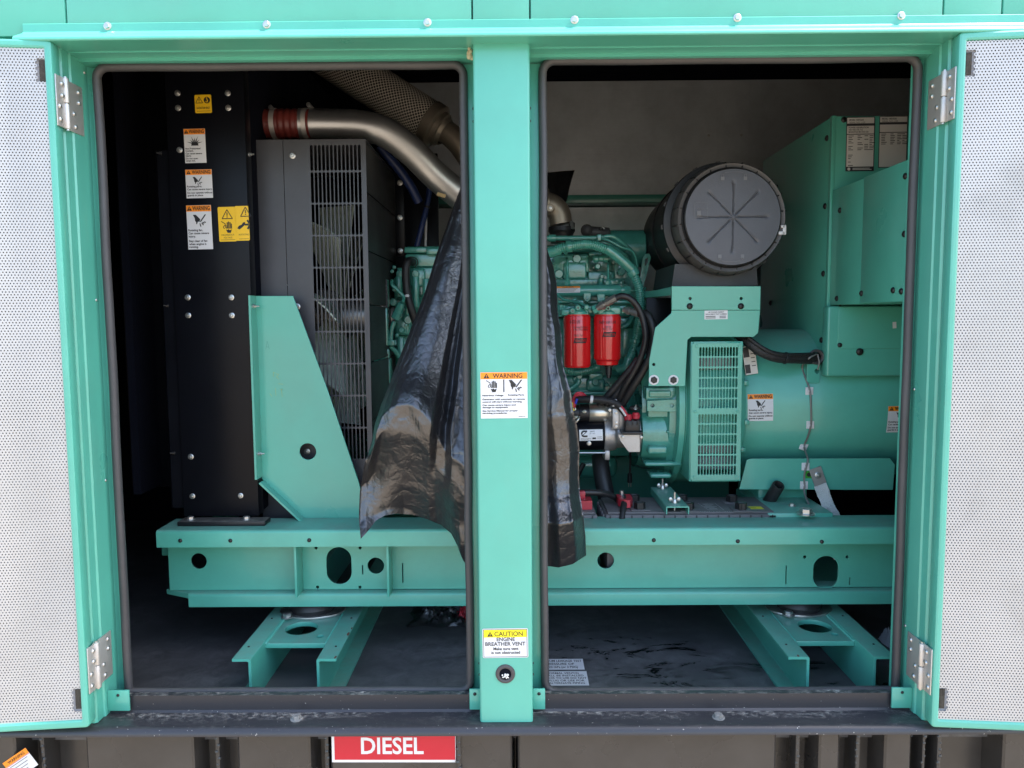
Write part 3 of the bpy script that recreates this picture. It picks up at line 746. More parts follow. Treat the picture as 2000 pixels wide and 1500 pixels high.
# ------------------------------------------------ interior shell
MB().box(-2.0, 1.95, 1.78, 1.80, z_floor - 0.015, z_ceil, 0).build('back_wall', 'void', enc, 0)
MB().box(-2.0, 1.95, 0.10, 1.80, z_ceil, z_ceil + 0.03, 0).build('ceiling', 'void', enc, 0)
MB().box(-2.02, -2.0, 0.06, 1.80, z_floor - 0.015, z_ceil, 0).build('side_wall', 'void', enc, 0)
MB().box(1.95, 1.97, 0.06, 1.80, z_floor - 0.015, z_ceil, 0).build('side_wall', 'void', enc, 0)
MB().box(-2.0, 1.95, 0.031, 0.10, zt - 0.02, z_ceil, 0).build('upper_lining', 'void', enc, 0)
MB().box(-2.05, 2.0, 0.0, 1.85, z_ceil + 0.031, z_ceil + 0.06, 0.004).build('roof_sheet', 'green', enc)
zb = P(1250, 392, 1.72).z
xw0 = P(770, 300, 1.76).x
for i, (a, b) in enumerate(((770, 1398), (1398, 1461), (1461, 1900))):
    xa, xb = P(a, 300, 1.76).x + 0.00015, P(b, 300, 1.76).x - 0.00015
    MB().box(xa, xb, 1.755, 1.779, zb + 0.02, z_ceil - 0.03, 0.0003, 1).build('lining_panel', 'wall', enc)
    MB().box(xa, xb, 1.755, 1.779, z_floor + 0.40, zb - 0.02, 0.0003, 1).build('lining_panel', 'wall', enc)
MB().box(xw0, 1.94, 1.66, 1.778, zb - 0.016, zb + 0.016, 0.002).build('wall_beam', 'green', enc)
MB().box(-0.9, 0.80, 1.70, 1.778, z_floor + 0.001, z_floor + 0.39, 0.002).build('lower_wall_panel', 'green', enc)
for px, py in ((1384, 265), (1448, 264)): pbolt(enc, px, py, 1.755, 2.6, 'zinc', 'rivet', 'lining_rivet')
MB().box(-1.02, -1.0, 0.5, 1.7, P(250, 950, .6).z, z_ceil - 0.002, 0).build('partition', 'void', enc, 0)

# ------------------------------------------------ doors folded back
def perf_cells(u0, u1, z0, z1, skip, pitch=0.0061, hole=0.00158):
    V, Fc = [], []
    rows = int((z1 - z0) / (pitch * 0.866)); cols = int((u1 - u0) / pitch)
    oh = [(pitch / math.sqrt(3) * math.sin(R(60 * i)), pitch / math.sqrt(3) * math.cos(R(60 * i))) for i in range(6)]
    ih = [(hole * math.sin(R(60 * i)), hole * math.cos(R(60 * i))) for i in range(6)]
    for j in range(rows):
        cz = z0 + pitch * (0.5 + 0.866 * j)
        for i in range(cols):
            cu = u0 + pitch * (0.5 + i + 0.5 * (j % 2))
            if any(a < cu < b and c < cz < d for a, b, c, d in skip): continue
            o = len(V)
            V += [(cu + a, cz + b, 0.0) for a, b in oh] + [(cu + a, cz + b, 0.0) for a, b in ih] + [(cu + a, cz + b, 0.0012) for a, b in ih]
            for k in range(6):
                k2 = (k + 1) % 6
                Fc.append((o + k, o + k2, o + 6 + k2, o + 6 + k)); Fc.append((o + 6 + k, o + 6 + k2, o + 12 + k2, o + 12 + k))
    return V, Fc
def door(sx, xe, zb_, zt_, slots, ang, label):
    """sx = -1: hangs to the left of its hinge; u runs outwards from the hinge edge"""
    W = 0.46; ca, sa = math.cos(R(ang)), math.sin(R(ang)); b = 0.0145
    def T(u, z, d): return Vector((xe + sx * (u * ca + d * sa), Y_DOOR - u * sa + d * ca, z))
    v, f = cutsheet(rrect(0, W, zb_, zt_, 0.008), [rrect(b, W - 0.02, zb_ + 0.017, zt_ - 0.016, 0.002)], 0.033, 0.0045)
    d = make('door', [T(x, y, -z) for x, y, z in v], f, 'green', enc, 30)
    d['label'] = label
    v, f = perf_cells(b - 0.004, W - 0.018, zb_ + 0.012, zt_ - 0.012, slots)
    pf = make('perforated_panel', [T(x, y, z + 0.0035) for x, y, z in v], f, 'perf', d, 0)
    cx = MB()
    def slab(u0, u1, z0, z1, d0, d1):
        q = [T(u, z, dd) for dd in (d0, d1) for u, z in ((u0, z0), (u1, z0), (u1, z1), (u0, z1))]
        return MB().add(q, [(0, 1, 2, 3), (7, 6, 5, 4), (0, 4, 5, 1), (1, 5, 6, 2), (2, 6, 7, 3), (3, 7, 4, 0)])
    slab(b, W - .02, zb_ + .016, zt_ - .016, 0.0075, 0.031).build('acoustic_pad', 'pad', d, 0)
    for a, bb, c, e in slots:
        slab(a - .002, bb - .004, c + .002, e - .002, 0.0055, 0.0073).build('wool_edge', 'wool', d, 0)
    return d
slotsL = lambda zb_, zt_: [(0.010, 0.030, zt_ - 0.078, zt_ - 0.034), (0.010, 0.030, zb_ + 0.036, zb_ + 0.080)]
xeL, xeR = P(137, 750, Y_DOOR).x, P(1846, 750, Y_DOOR).x
zbl, ztl = P(80, 1422, Y_DOOR).z, P(70, 77, Y_DOOR).z
door(-1, xeL, zbl, ztl, slotsL(zbl, ztl), 6, 'left door folded back beside the radiator side doorway')
zbr, ztr = P(1900, 1421, Y_DOOR).z, P(1930, 61, Y_DOOR).z
door(1, xeR, zbr, ztr, slotsL(zbr, ztr), 5, 'right door folded back beside the control cabinet side doorway')

def hinge(sx, xj, xd, pyc, pxc):
    zc = P(pxc, pyc, 0).z; h = 0.047
    a, b = sorted((xj + sx * 0.0031, xj + sx * 0.0055))
    lf = MB().box(a, b, 0.003, 0.060, zc - h, zc + h, 0.0006).build('hinge', 'steel', enc)
    a, b = sorted((xd + sx * 0.0002, xd + sx * 0.0026))
    MB().box(a, b, -0.031, -0.005, zc - h, zc + h, 0.0006).build('door_leaf', 'steel', lf)
    kx = xj + sx * 0.0075
    for z0, z1 in ((zc - h, zc - 0.001), (zc + 0.001, zc + h)):
        MB().cyl((kx, -0.001, z0), (kx, -0.001, z1), 0.0062, 16, 0.0006).build('knuckle', 'steel', lf)
    MB().cyl((kx, -0.001, zc - h - .003), (kx, -0.001, zc + h + .003), 0.003, 10).build('hinge_pin', 'zinc', lf)
    for dz, yy in ((0.034, 0.046), (0.014, 0.046), (-0.012, 0.026), (-0.036, 0.030)):
        bolt(lf, Vector((xj + sx * 0.0055, yy, zc + dz)), (sx, 0, 0), 0.0050, 'zinc', 'rivet', 'screw')
    for dz, yy in ((0.034, -0.012), (0.012, -0.012), (-0.010, -0.022), (-0.034, -0.022)):
        bolt(lf, Vector((xd + sx * 0.0026, yy, zc + dz)), (sx, 0, 0), 0.0050, 'zinc', 'rivet', 'screw')
hinge(1, XL, xeL, 203, 140); hinge(1, XL, xeL, 1298, 195)
hinge(-1, XR, xeR, 190, 1835); hinge(-1, XR, xeR, 1300, 1800)

# ================================================================== fuel tank under the enclosure
tank = thing('fuel_tank', (0, 0.5, 0.1), 'black steel base fuel tank beneath the open enclosure', 'fuel tank')
MB().box(-2.0, 1.95, 0.06, 1.779, z_floor - 0.02, z_floor, 0).build('tank_top', 'floor', tank, 0)
z_nose = P(1000, 1437, -0.02).z
pr = [(0.062, P(1000, 1356, .047).z), (0.047, P(1000, 1356, .047).z), (0.047, z_ledge + 0.004), (0.043, z_ledge)]
pr += [(-0.004, z_ledge - 0.0005)]
for i in range(1, 6): a = R(90 + 90 * i / 6); pr.append((-0.006 + 0.016 * math.cos(a), z_ledge - 0.0165 + 0.016 * math.sin(a)))
pr += [(-0.022, z_ledge - 0.0165), (-0.022, z_nose + 0.002), (-0.020, z_nose), (0.062, z_nose)]
MB().ext(pr, 'x', -2.4, 2.4).build('front_ledge', 'ledge', tank, 25)
for px, py in ((580, 1400), (1405, 1402)):
    p = PZ(px, py + 3, z_ledge)
    bt = bolt(tank, Vector((p.x, 0.016, z_ledge)), (0, 0, 1), 0.0090, 'dusty', 'hex', 'ledge_bolt')
# corrugated tank wall: flat raised fields and darker recesses with welded ribs between
zt_, zb_ = z_nose + 0.001, 0.06
YF, YR = 0.012, 0.075
seg = [(-2.3, None)]
fields = [(-360, 30), (168, 378), (464, 606), (646, 1000), (1012, 1516), (1600, 1640), (1728, 1780), (1960, 2380)]
wall = MB(); prof = []
for a, b in fields:
    xa, xb = P(a, 1468, YF).x, P(b, 1468, YF).x
    prof += [(xa - 0.006, YR), (xa, YF + 0.004), (xa + 0.004, YF), (xb - 0.004, YF), (xb, YF + 0.004), (xb + 0.006, YR)]
prof = [(-2.3, YR)] + prof + [(2.3, YR), (2.3, YR + 0.05), (-2.3, YR + 0.05)]
wall.ext(prof, 'z', zb_, zt_).build('tank_wall', 'tank', tank, 20)
MB().box(-2.3, 2.3, -0.01, 1.8, 0.0, 0.059, 0.003).build('tank_foot', 'tank', tank)
MB().box(-2.3, 2.3, 0.13, 1.778, 0.0595, z_floor - 0.021, 0).build('tank_body', 'tank', tank, 0)
for px in (88, 428, 640, 898, 1555, 1672, 1800, 1830):
    x = P(px, 1468, 0.03).x; w = 0.0042 if px != 1800 else 0.003
    MB().box(x - w, x + w, 0.022 if px not in (898,) else 0.006, YR + 0.002, zb_, zt_ - 0.001, 0.002).build('stiffening_rib', 'tank', tank)
    wd = MB()
    for k in range(26):
        wd.ball((x + random.uniform(-.003, .003), 0.024 if px != 898 else 0.008, zt_ - 0.03 - k * 0.014), random.uniform(.003, .0052), 8)
    wd.build('weld_bead', 'tank', tank)
# DIESEL sign
sx0, sx1 = P(648, 1460, 0.01).x, P(890, 1460, 0.01).x; sz1, sz0 = zt_ - 0.0006, P(770, 1489, 0.01).z
c = Vector(((sx0 + sx1) / 2, 0.0105, (sz0 + sz1) / 2)); w, h = sx1 - sx0, sz1 - sz0
L = Label(front_fn(c, -0.2))
L.rect('card', -w / 2, w / 2, -h / 2, h / 2, 0.0003); L.rect('band', -w / 2 + .0055, w / 2 - .001, -h / 2 + .0055, h / 2 - .0002, Z1)
L.text('ink', 'DIESEL', -w / 2 + 60 * S(.01), -h / 2 + 19 * S(.01), 0.0345, Z2, w=128 * S(.01), bold=0.02)
sg = L.build(tank, False, [('card', 'fuel_sign', 'white'), ('band', 'sign_field', 'redsign'), ('ink', 'lettering', 'white')], label='red DIESEL sign with a white border')
# tilted warning label at the lower left
c = P(40, 1492, 0.0115)
L = Label(front_fn(c, 34)); L.rect('card', -.030, .030, -.022, .022, .0003); L.rect('band', -.030, .030, .010, .022, Z1)
L.text('ink', 'WARNING', -.02, .013, .006, Z2, w=.042, bold=.015)
L.rect('line', -.030, .030, .0085, .0095, Z1)
for k in range(4): L.rect('ink', -.026, .022 - .004 * k, .0045 - .0065 * k, .0055 - .0065 * k, Z1)
L.build(tank, False, [('card', 'warning_label', 'white'), ('band', 'header_band', 'orange'), ('line', 'red_rule', 'redsign'), ('ink', 'lettering', 'print')], label='tilted orange banded label at the lower left')
# test and vent notices on the tank top
def floor_fn(c, rot=0):
    ca, sa = math.cos(R(rot)), math.sin(R(rot))
    return lambda x, y, z: Vector((c.x + x * ca - y * sa, c.y + x * sa + y * ca, z_floor + z))
def notice(pxr, py0, py1, lines, xs, hh, label):
    zf = z_floor; p1, p0 = PZ(pxr, py0, zf), PZ(pxr, py1, zf)
    hgt = p1.y - p0.y; xr = (p0.x + p1.x) / 2; w = 0.15
    L = Label(floor_fn(Vector((xr - w / 2, (p0.y + p1.y) / 2, zf))))
    L.rect('card', -w / 2, w / 2, -hgt / 2, hgt / 2, .0003)
    n = len(lines)
    for i, (t, right) in enumerate(lines):
        # right = where the line ends, as a share of the visible card width from its right edge
        L.text('ink', t, w / 2 - right, hgt / 2 - hgt * (0.06 + (i + .80) / (n + .15) * 0.90), hgt / (n + .15) * 0.60, Z1, bold=.012, align='r', w=xs[i])
    L.build(tank, False, [('card', 'notice_label', 'white'), ('ink', 'lettering', 'print')], label=label)
notice(1140, 1287, 1308, [('MAXIMUM LEAKAGE TEST', .004), ('PRESSURE OF', .024), ('20.1kPa (or 3 PSIG)', .016)], (.112, .070, .072), 0, 'pale leakage test notice, the upper of two on the floor')
notice(1148, 1311, 1339, [('NORMAL VENT(S)', .020), ('SHALL BE INSTALLED', .009), ('PRIOR TO USE DO NOT', .003), ('PLUG OR USE FOR', .009), ('ALTERNATE PIPING', .009)], (.080, .099, .103, .086, .086), 0, 'pale vent notice, the lower of two on the floor')
# ================================================================== base frame of the generating set
YL, YW = 0.334, 0.412
zT, zLb = P(1000, 1033, YL).z, P(1000, 1066, YL).z
YLb = 0.388
zB, zBb = P(1000, 1157, YLb).z, P(1000, 1183, YLb).z
frm = thing('base_frame', (0.1, 0.4, zBb), 'long teal green base rail carrying the engine set', 'base frame')
xr = P(1830, 1100, YL).x
xl = P(305, 1050, YL).x; xlw = P(329, 1100, YW).x
t = 0.005; rc = 0.008
pr = [(YL, zLb)]
for i in range(5): a = R(180 - 90 * i / 4); pr.append((YL + rc + rc * math.cos(a), zT - rc + rc * math.sin(a)))
pr += [(YW + 0.035, zT)]
pr += [(YW + 0.035, zT - t), (YL + rc, zT - t), (YL + t, zT - rc), (YL + t, zLb)]
MB().ext(pr, 'x', xl, xr).build('top_flange', 'green_in', frm, 25)
pr = [(YLb + t, zBb), (YLb, zBb)]
for i in range(5): a = R(180 - 90 * i / 4); pr.append((YLb + rc + rc * math.cos(a), zB - rc + rc * math.sin(a)))
pr += [(YW + 0.05, zB), (YW + 0.05, zB - t), (YLb + rc, zB - t), (YLb + t, zB - rc)]
bf = MB().ext(pr, 'x', P(368, 1170, YLb).x, xr)
xa, xb = P(322, 1150, YW).x, P(368, 1170, YLb).x - 0.0004
bf.ext([(xb, YLb + 0.0005), (xb, YW + 0.05), (xa, YW + 0.05), (xa, YW + 0.01)], 'z', zB - 0.012, zB - 0.0002)
bf.build('bottom_flange', 'green_in', frm, 25)
def slot(px, py0, py1, w, Y):
    a = P(px, (py0 + py1) / 2, Y).x; hw = w / 2 * S(Y); z1, z0 = P(px, py0, Y).z, P(px, py1, Y).z
    return rrect(a - hw, a + hw, z0, z1, hw * 0.99, 8)
def hole(px, py, r, Y, n=24):
    p = P(px, py, Y); return circ(p.x, p.z, r * S(Y), n)
zwt, zwb = zT - t - 0.0005, zB + 0.0005
holes = [hole(388, 1096, 16, YW), slot(662, 1069, 1141, 50, YW), hole(734, 1105, 16.5, YW), hole(1183, 1095, 16.5, YW), slot(1613, 1086, 1150, 50, YW)]
for px, py in ((617, 1070), (703, 1070), (620, 1147), (703, 1147), (1572, 1088), (1655, 1088)): holes.append(hole(px, py, 3.2, YW, 10))
for a, b, c in ((708, 1104, 1122), (786, 1100, 1138), (1536, 1105, 1141), (1660, 1128, 1142)):
    p0, p1 = P(a, b, YW), P(a, c, YW); holes.append([(p0.x - .0014, p1.z), (p0.x + .0014, p1.z), (p0.x + .0014, p0.z), (p0.x - .0014, p0.z)])
plate_front('rail_web', 'green_in', frm, [(xlw, zwb), (xr, zwb), (xr, zwt), (xlw, zwt)], holes, YW, 0.006)
for px in (573, 755):
    x = P(px, 1110, YL + .006).x
    MB().box(x - 0.003, x + 0.003, YL + 0.022, YW - 0.0005, zB + 0.0005, zT - t - 0.001, 0.001).build('stiffener', 'green_in', frm)
for px, py in ((352, 1056), (450, 1056), (604, 1055), (1277, 1055), (1441, 1057), (1605, 1058)):
    pbolt(frm, px, py, YL, 4.2, 'darkmetal', 'rivet', 'plug')
MB().box(xl, 0.78, 1.30, 1.31, zBb, zT, 0.002).build('far_rail', 'green', frm)
for xx in (-0.9, 0.05):
    MB().box(xx - .03, xx + .03, YW + .04, 1.299, zT - 0.10, zT - 0.045, 0.003).build('cross_member', 'green', frm)
MB().box(P(1150, 1000, .5).x, P(1790, 1000, .5).x, 0.45, 0.80, zT - 0.235, zT - 0.215, 0.003).build('battery_tray', 'green', frm)

# support channels on the tank top, with their plates
def channel(xo, xi, mir, label):
    """xo: outer X of the flange, xi: X of the web, of the left-hand member; mir: pairs of members"""
    root = thing('support_channel', ((xo[0] + xo[1]) / 2, 0.6, z_floor), label, 'support beam', 'paired floor channels under the base rail')
    th = 0.006
    for (xf, xw) in (xo[0], xi[0]), (xo[1], xi[1]):
        s = 1 if xw > xf else -1
        prf = [(xf, z_ch - th), (xf, z_ch), (xw - s * .004, z_ch), (xw - s * .0012, z_ch - .0012), (xw, z_ch - .004), (xw, z_floor + .0008), (xf, z_floor + .0008), (xf, z_floor + th), (xw - s * (th + .002), z_floor + th), (xw - s * th, z_floor + th + .002), (xw - s * th, z_ch - th - .002), (xw - s * (th + .002), z_ch - th)]
        MB().ext(prf, 'y', 0.165, 1.25).build('channel_member', 'green_in', root, 25)
        for yy in (0.23, 0.40, 0.62):
            bolt(root, Vector(((xf + xw) / 2 - s * .006, yy, z_ch)), (0, 0, 1), 0.0028, 'darkmetal', 'rivet', 'plug')
    xa, xb = sorted((xi[0], xi[1])); xa += .0005; xb -= .0005
    y0, y1 = 0.262, 0.56; zp = z_ch - 0.006
    hc = ((xa + xb) / 2 - .012 * mir, 0.352)
    v, f = cutsheet([(xa, y0), (xb, y0), (xb, y1), (xa, y1)], [circ(hc[0], hc[1], 0.040, 32), circ(xb - 0.026 if mir > 0 else xb - .03, 0.302, 0.009, 14)], 0.012, 0.001)
    make('mount_plate', [(a, b, zp + c) for a, b, c in v], f, 'green_in', root, 25)
    wl = MB()
    for xx in (xa, xb):
        for k in range(46): wl.ball((xx + (0.001 if xx == xa else -.001), y0 + 0.002 + k * .0063, zp + .0), .0046, 8)
    wl.build('weld_bead', 'green', root)
    for (yc, xe, sz) in (((.172, xo[1] - .004 * 1, .010), (.30, xo[1] - .002, .014), (.335, xo[1] - .001, .008)) if mir > 0 else ((.169, (xo[0] + xi[0]) / 2, .008),)):
        ch = MB(); k = 9
        pts = [(xe + sz * .35 * math.cos(2 * math.pi * i / k) * random.uniform(.5, 1.1), yc + sz * math.sin(2 * math.pi * i / k) * random.uniform(.5, 1.1)) for i in range(k)]
        if mir > 0: pts = [(min(a, xo[1] - .0003), b) for a, b in pts]
        pts = [(a, max(b, .1655)) for a, b in pts]
        ch.ext(pts, 'z', z_ch + .0001, z_ch + .0004).build('paint_chip', 'primer', root, 0)
    cx, cy = hc[0], 0.462
    iso = thing('vibration_isolator', (cx, cy, zp), ('round rubber isolator on the left support channel' if mir > 0 else 'round rubber isolator on the right support channel'), 'rubber mount', 'rubber isolators under the base rail')
    v, f = cutsheet([(cx + 0.075 * math.cos(a) * (1.15 if abs(math.cos(a)) > .7 else 1), cy + 0.062 * math.sin(a)) for a in [2 * math.pi * i / 32 for i in range(32)]], [], 0.006, .001)
    make('base_flange', [(a, b, zp + .0065 + c) for a, b, c in v], f, 'zinc', iso, 25)
    MB().lathe((cx, cy, zp + .0065), (0, 0, 1), [(0, .054), (.012, .058), (.026, .054), (.03, .050)], 36).build('rubber_ring', 'rubber_hose', iso)
    MB().lathe((cx, cy, zp + .0365), (0, 0, 1), [(0, .046), (.006, .046), (.008, .04), (.008, .02), (zBb - zp - .037, .02)], 32).build('top_cap', 'castgrey', iso)
    bolt(iso, Vector((cx - 0.052 if mir > 0 else cx - .045, cy - 0.054, zp + .0065)), (0, 0, 1), 0.011, 'zinc', 'hex')
cx_ = lambda px: P(px, 1290, 0.165).x
channel((cx_(453), cx_(657)), (cx_(490), cx_(618)), 1, 'green channel pair on the tank floor below the radiator end of the rail')
channel((cx_(1540), cx_(1748)), (cx_(1581), cx_(1706)), -1, 'green channel pair on the tank floor below the batteries and alternator')

# gusset bracket
gus = thing('radiator_gusset', tuple(P(600, 1015, .45)), 'sloping teal green gusset plate bracing the black radiator', 'bracket')
YG = 0.450
outl = [(500, 578), (572, 578), (640, 762), (700, 940), (722, 1026), (606, 1026), (514, 939), (509, 930)]
plate_front('gusset_plate', 'green', gus, pp(outl, YG), [hole(601, 882, 16.5, YG)], YG, 0.006, 0.001)
xg0 = P(500, 578, YG).x; zg1, zg0 = P(500, 578, YG).z, P(509, 930, YG).z
MB().ext([(xg0 - .004, YG + .006), (xg0 - .004, 0.405), (xg0 + .001, 0.405), (xg0 + .001, YG - .0005), (xg0 + .012, YG - .0005), (xg0 + .012, YG + .006)], 'z', zg0, zg1).build('side_flange', 'green', gus, 20)
cL = P(522, 674, YG - .0002); L = Label(front_fn(cL, 0)); k = S(YG)
L.strokes('ink', [(-3 * k, -8 * k), (0, 8 * k), (4 * k, -8 * k)], .0010, .0003); L.strokes('ink', [(-2 * k, -3 * k), (3 * k, -4 * k)], .0010, .0004)
for dx, dy, pts in ((18, -62, [(-3, 6), (3, 4), (-2, 0), (3, -5)]), (24, -76, [(-5, 0), (5, -1)]), (16, -92, [(-3, 8), (-2, -8)]), (25, -94, [(-3, 7), (3, 7), (0, 7), (1, -8)]), (4, -98, [(-2, 3), (2, -3)]), (12, -58, [(-2, -4), (-2, 5), (2, 3)])):
    L.strokes('chalk', [((dx + a_) * k, (dy + b_) * k) for a_, b_ in pts], .0011, .0003)
L.build(gus, False, [('ink', 'scribed_mark', 'green_eng')]); v_, f_ = L.layers['chalk']; make('chalk_mark', [L.fn(*q) for q in v_], f_, 'chalk', gus, 0)
a, b = P(513, 940, YG), P(606, 1027, YG); d = (b - a).normalized(); n = Vector((-d.z, 0, d.x))
q = [a, b, b + n * .005, a + n * .005]
MB().add([p + Vector((0, -.030, 0)) for p in q] + [p + Vector((0, -.0003, 0)) for p in q], [(0, 1, 2, 3), (7, 6, 5, 4), (0, 4, 5, 1), (1, 5, 6, 2), (2, 6, 7, 3), (3, 7, 4, 0)]).build('lower_flange', 'green', gus, 0)
for py in (598, 886):
    z = P(508, py, .425).z
    bolt(gus, Vector((xg0 + .001, 0.425, z)), (1, 0, 0), 0.0062, 'zinc', 'stud')
    bolt(gus, Vector((xg0 - .006, 0.425, z)), (-1, 0, 0), 0.004, 'zinc', 'stud')

# ================================================================== radiator
YC = 0.415
rad = thing('radiator', (P(420, 1010, YC).x, 0.9, zT), 'tall black radiator casing with warning labels on its end plate', 'radiator')
xc0, xc1 = P(341, 600, YC).x, P(491, 600, YC).x
zc0 = P(430, 1008, YC).z; zc1 = zr(0.80)
MB().box(xc0, xc1, YC, YC + 0.04, zc0, zc1, 0.002).build('end_plate', 'black', rad)
MB().box(xc0 + .004, xc1 - .004, YC + 0.0405, 1.45, zc0 + .002, zc1 - .002, 0.004).build('core_case', 'void', rad)
xf0 = P(325, 600, YC + .03).x
MB().strip([(xc0 - .0005, YC + .012), (xf0 + .004, YC + .012), (xf0, YC + .016), (xf0, YC + .05)], 'z', zc0 + .02, P(330, 292, YC).z, 0.003).build('side_flange', 'black', rad, 20)
MB().box(P(300, 600, .8).x, xf0 - .012, 0.62, 1.4, P(300, 950, .62).z, zc1, 0.002).build('side_baffle', 'black', rad)
for py in (298, 597, 886):
    z = P(330, py, YC).z
    bolt(rad, Vector(((xc0 + xf0) / 2 - .002, YC + .009, z)), (-.9, -.4, 0.05), 0.0052, 'darkmetal', 'stud')
# foot
p0 = P(345, 1021, YC - .045); x0, x1 = P(346, 1015, YC - .045).x, P(517, 1015, YC - .045).x
zf1 = P(430, 1019, YC - .045).z
MB().box(x0, x1, YC - .045, YC - .0005, zT + .001, zf1, .001).build('foot_flange', 'black_dusty', rad)
for px in (374, 482):
    p = PZ(px, 1014, zf1); bolt(rad, Vector((p.x, YC - .024, zf1)), (0, 0, 1), 0.0085, 'zinc', 'hex')
for px, py in ((347, 182), (445, 182), (348, 211), (446, 211), (351, 293), (367, 581), (452, 581), (368, 616), (453, 616), (373, 892), (376, 969), (470, 968)):
    pbolt(rad, px, py, YC, 5.6, 'zinc', 'flange')
for py in (298,):
    z = P(486, py, YC).z; bolt(rad, Vector((xc1, YC + .022, z)), (1, -.3, 0), 0.006, 'zinc', 'stud'); 
s = S(YC)
# yellow hook label
def ylabel(cx, cy, w, h, kind, words, label, cut=None):
    c = P(cx, cy, YC - .0004); w *= s; h *= s
    L = Label(front_fn(c, 1.0))
    x1 = w / 2 if cut is None else w / 2 - cut * s
    L.poly('card', rrect(-w / 2, x1, -h / 2, h / 2, .003, 3), .0003)
    if kind == 'hook':
        tri_outline(L, -w * .23, h * .05, h * .34)
        L.poly('pict', [(w * .23 + w * .19 * math.cos(a), h * .2 + w * .19 * math.sin(a)) for a in [2 * math.pi * i / 20 for i in range(20)]], Z1)
        L.strokes('inner', [(w * .23, h * .36), (w * .23, h * .25), (w * .28, h * .18), (w * .26, h * .1), (w * .19, h * .09), (w * .17, h * .15)], .0022, Z2)
        L.text('ink', words[0], 0, -h * .28, .0052, Z1, w=w * .8, align='c', bold=.02)
        L.rect('ink', -w * .4, w * .4, -h * .40, -h * .38, Z1)
    elif kind == 'shock':
        tri_outline(L, 0.001, h * .16, h * .26); shock_hand(L, 0, -h * .08, h * .34)
        L.text('ink', words[0], 0, -h * .33, .0042, Z1, w=w * .72, align='c'); L.text('ink', words[1], 0, -h * .41, .0042, Z1, w=w * .5, align='c')
        L.rect('ink', -w * .4, w * .4, -h * .455, -h * .445, Z1)
    else:
        tri_outline(L, w * .02, h * .20, h * .26)
        k = h * .30; y = -h * .04
        L.poly('pict', [(-w * .42, y - k * .35), (-w * .30, y - k * .45), (-w * .05, y - k * .05), (-w * .02, y + k * .25), (-w * .12, y + k * .22), (-w * .20, y), (-w * .34, y - k * .10)], Z1)
        for i in range(5):
            a = R(60 + 60 * i)
            p = (w * .21 + k * .12 * math.cos(a), y + k * .12 * math.sin(a)); q = (w * .21 + k * .5 * math.cos(a), y + k * .5 * math.sin(a))
            if q[0] < x1 - .001: L.strokes('pict', [p, q], .0045, Z2 + .00002 * i)
        L.text('ink', words[0], -w * .36, -h * .35, .0042, Z1, w=x1 + w * .33)
        L.rect('ink', -w * .36, x1 - .002, -h * .455, -h * .445, Z1)
    L.build(rad, False, [('card', 'hazard_label', 'yellow'), ('pict', 'pictogram', 'print'), ('inner', 'hook_mark', 'yellow'), ('ink', 'lettering', 'print')], label=label)
ylabel(397, 203, 32, 34, 'hook', ['RADIATOR ONLY'], 'small yellow lifting hook label near the top')
ylabel(444, 438, 34, 66, 'shock', ['HAZARDOUS', 'VOLTAGE'], 'yellow hazardous voltage label')
ylabel(480, 436, 40, 66, 'rot', ['ROTATING'], 'yellow rotating parts label running over the plate edge', 13.5)
def wl(cx, cy, w, h, band, lines, pict, label, parent, Y, warp=None, roll=0.8, th=0.0048):
    k = S(Y); c = P(cx, cy, Y - .0003)
    fn = front_fn(c, roll, warp)
    return warn_label(parent, fn, w * k, h * k, band * k, lines, [pict], label=label)
K = s
wl(381, 285, 41, 64, 10.5, [('Hot Pressurized', .60, .0040), ('Coolant.', .665, .0040), ('Can cause severe', .745, .0040), ('injury.', .81, .0040), ('Do not open', .89, .0040), ('when hot.', .955, .0040)],
   lambda L: burst(L, 0, .0045, .033), 'tall burst pictogram label, uppermost of three orange banded labels', rad, YC, card='white') if False else wl(381, 285, 41, 64, 10.5, [('Hot Pressurized', .60, .0040), ('Coolant.', .665, .0040), ('Can cause severe', .745, .0040), ('injury.', .81, .0040), ('Do not open', .89, .0040), ('when hot.', .955, .0040)],
   lambda L: burst(L, 0, .0045, .033), 'tall burst pictogram label, uppermost of three orange banded labels', rad, YC)
wl(389, 359, 51, 54, 10, [('Rotating parts.', .62, .0044), ('Can cause severe injury.', .72, .0044), ('Do not operate without', .84, .0044), ('guards in place.', .93, .0044)],
   lambda L: cut_hand(L, -.004, .006, .021), 'squarish rotating parts label, middle of three orange banded labels', rad, YC)
wl(390, 444, 48, 84, 12, [('Rotating fan.', .585, .0050), ('Can cause severe', .655, .0050), ('injury.', .725, .0050), ('Stay clear of fan', .83, .0050), ('when engine is', .90, .0050), ('running.', .965, .0050)],
   lambda L: cut_hand(L, 0, .016, .029), 'tall rotating fan label, lowest of three orange banded labels', rad, YC)

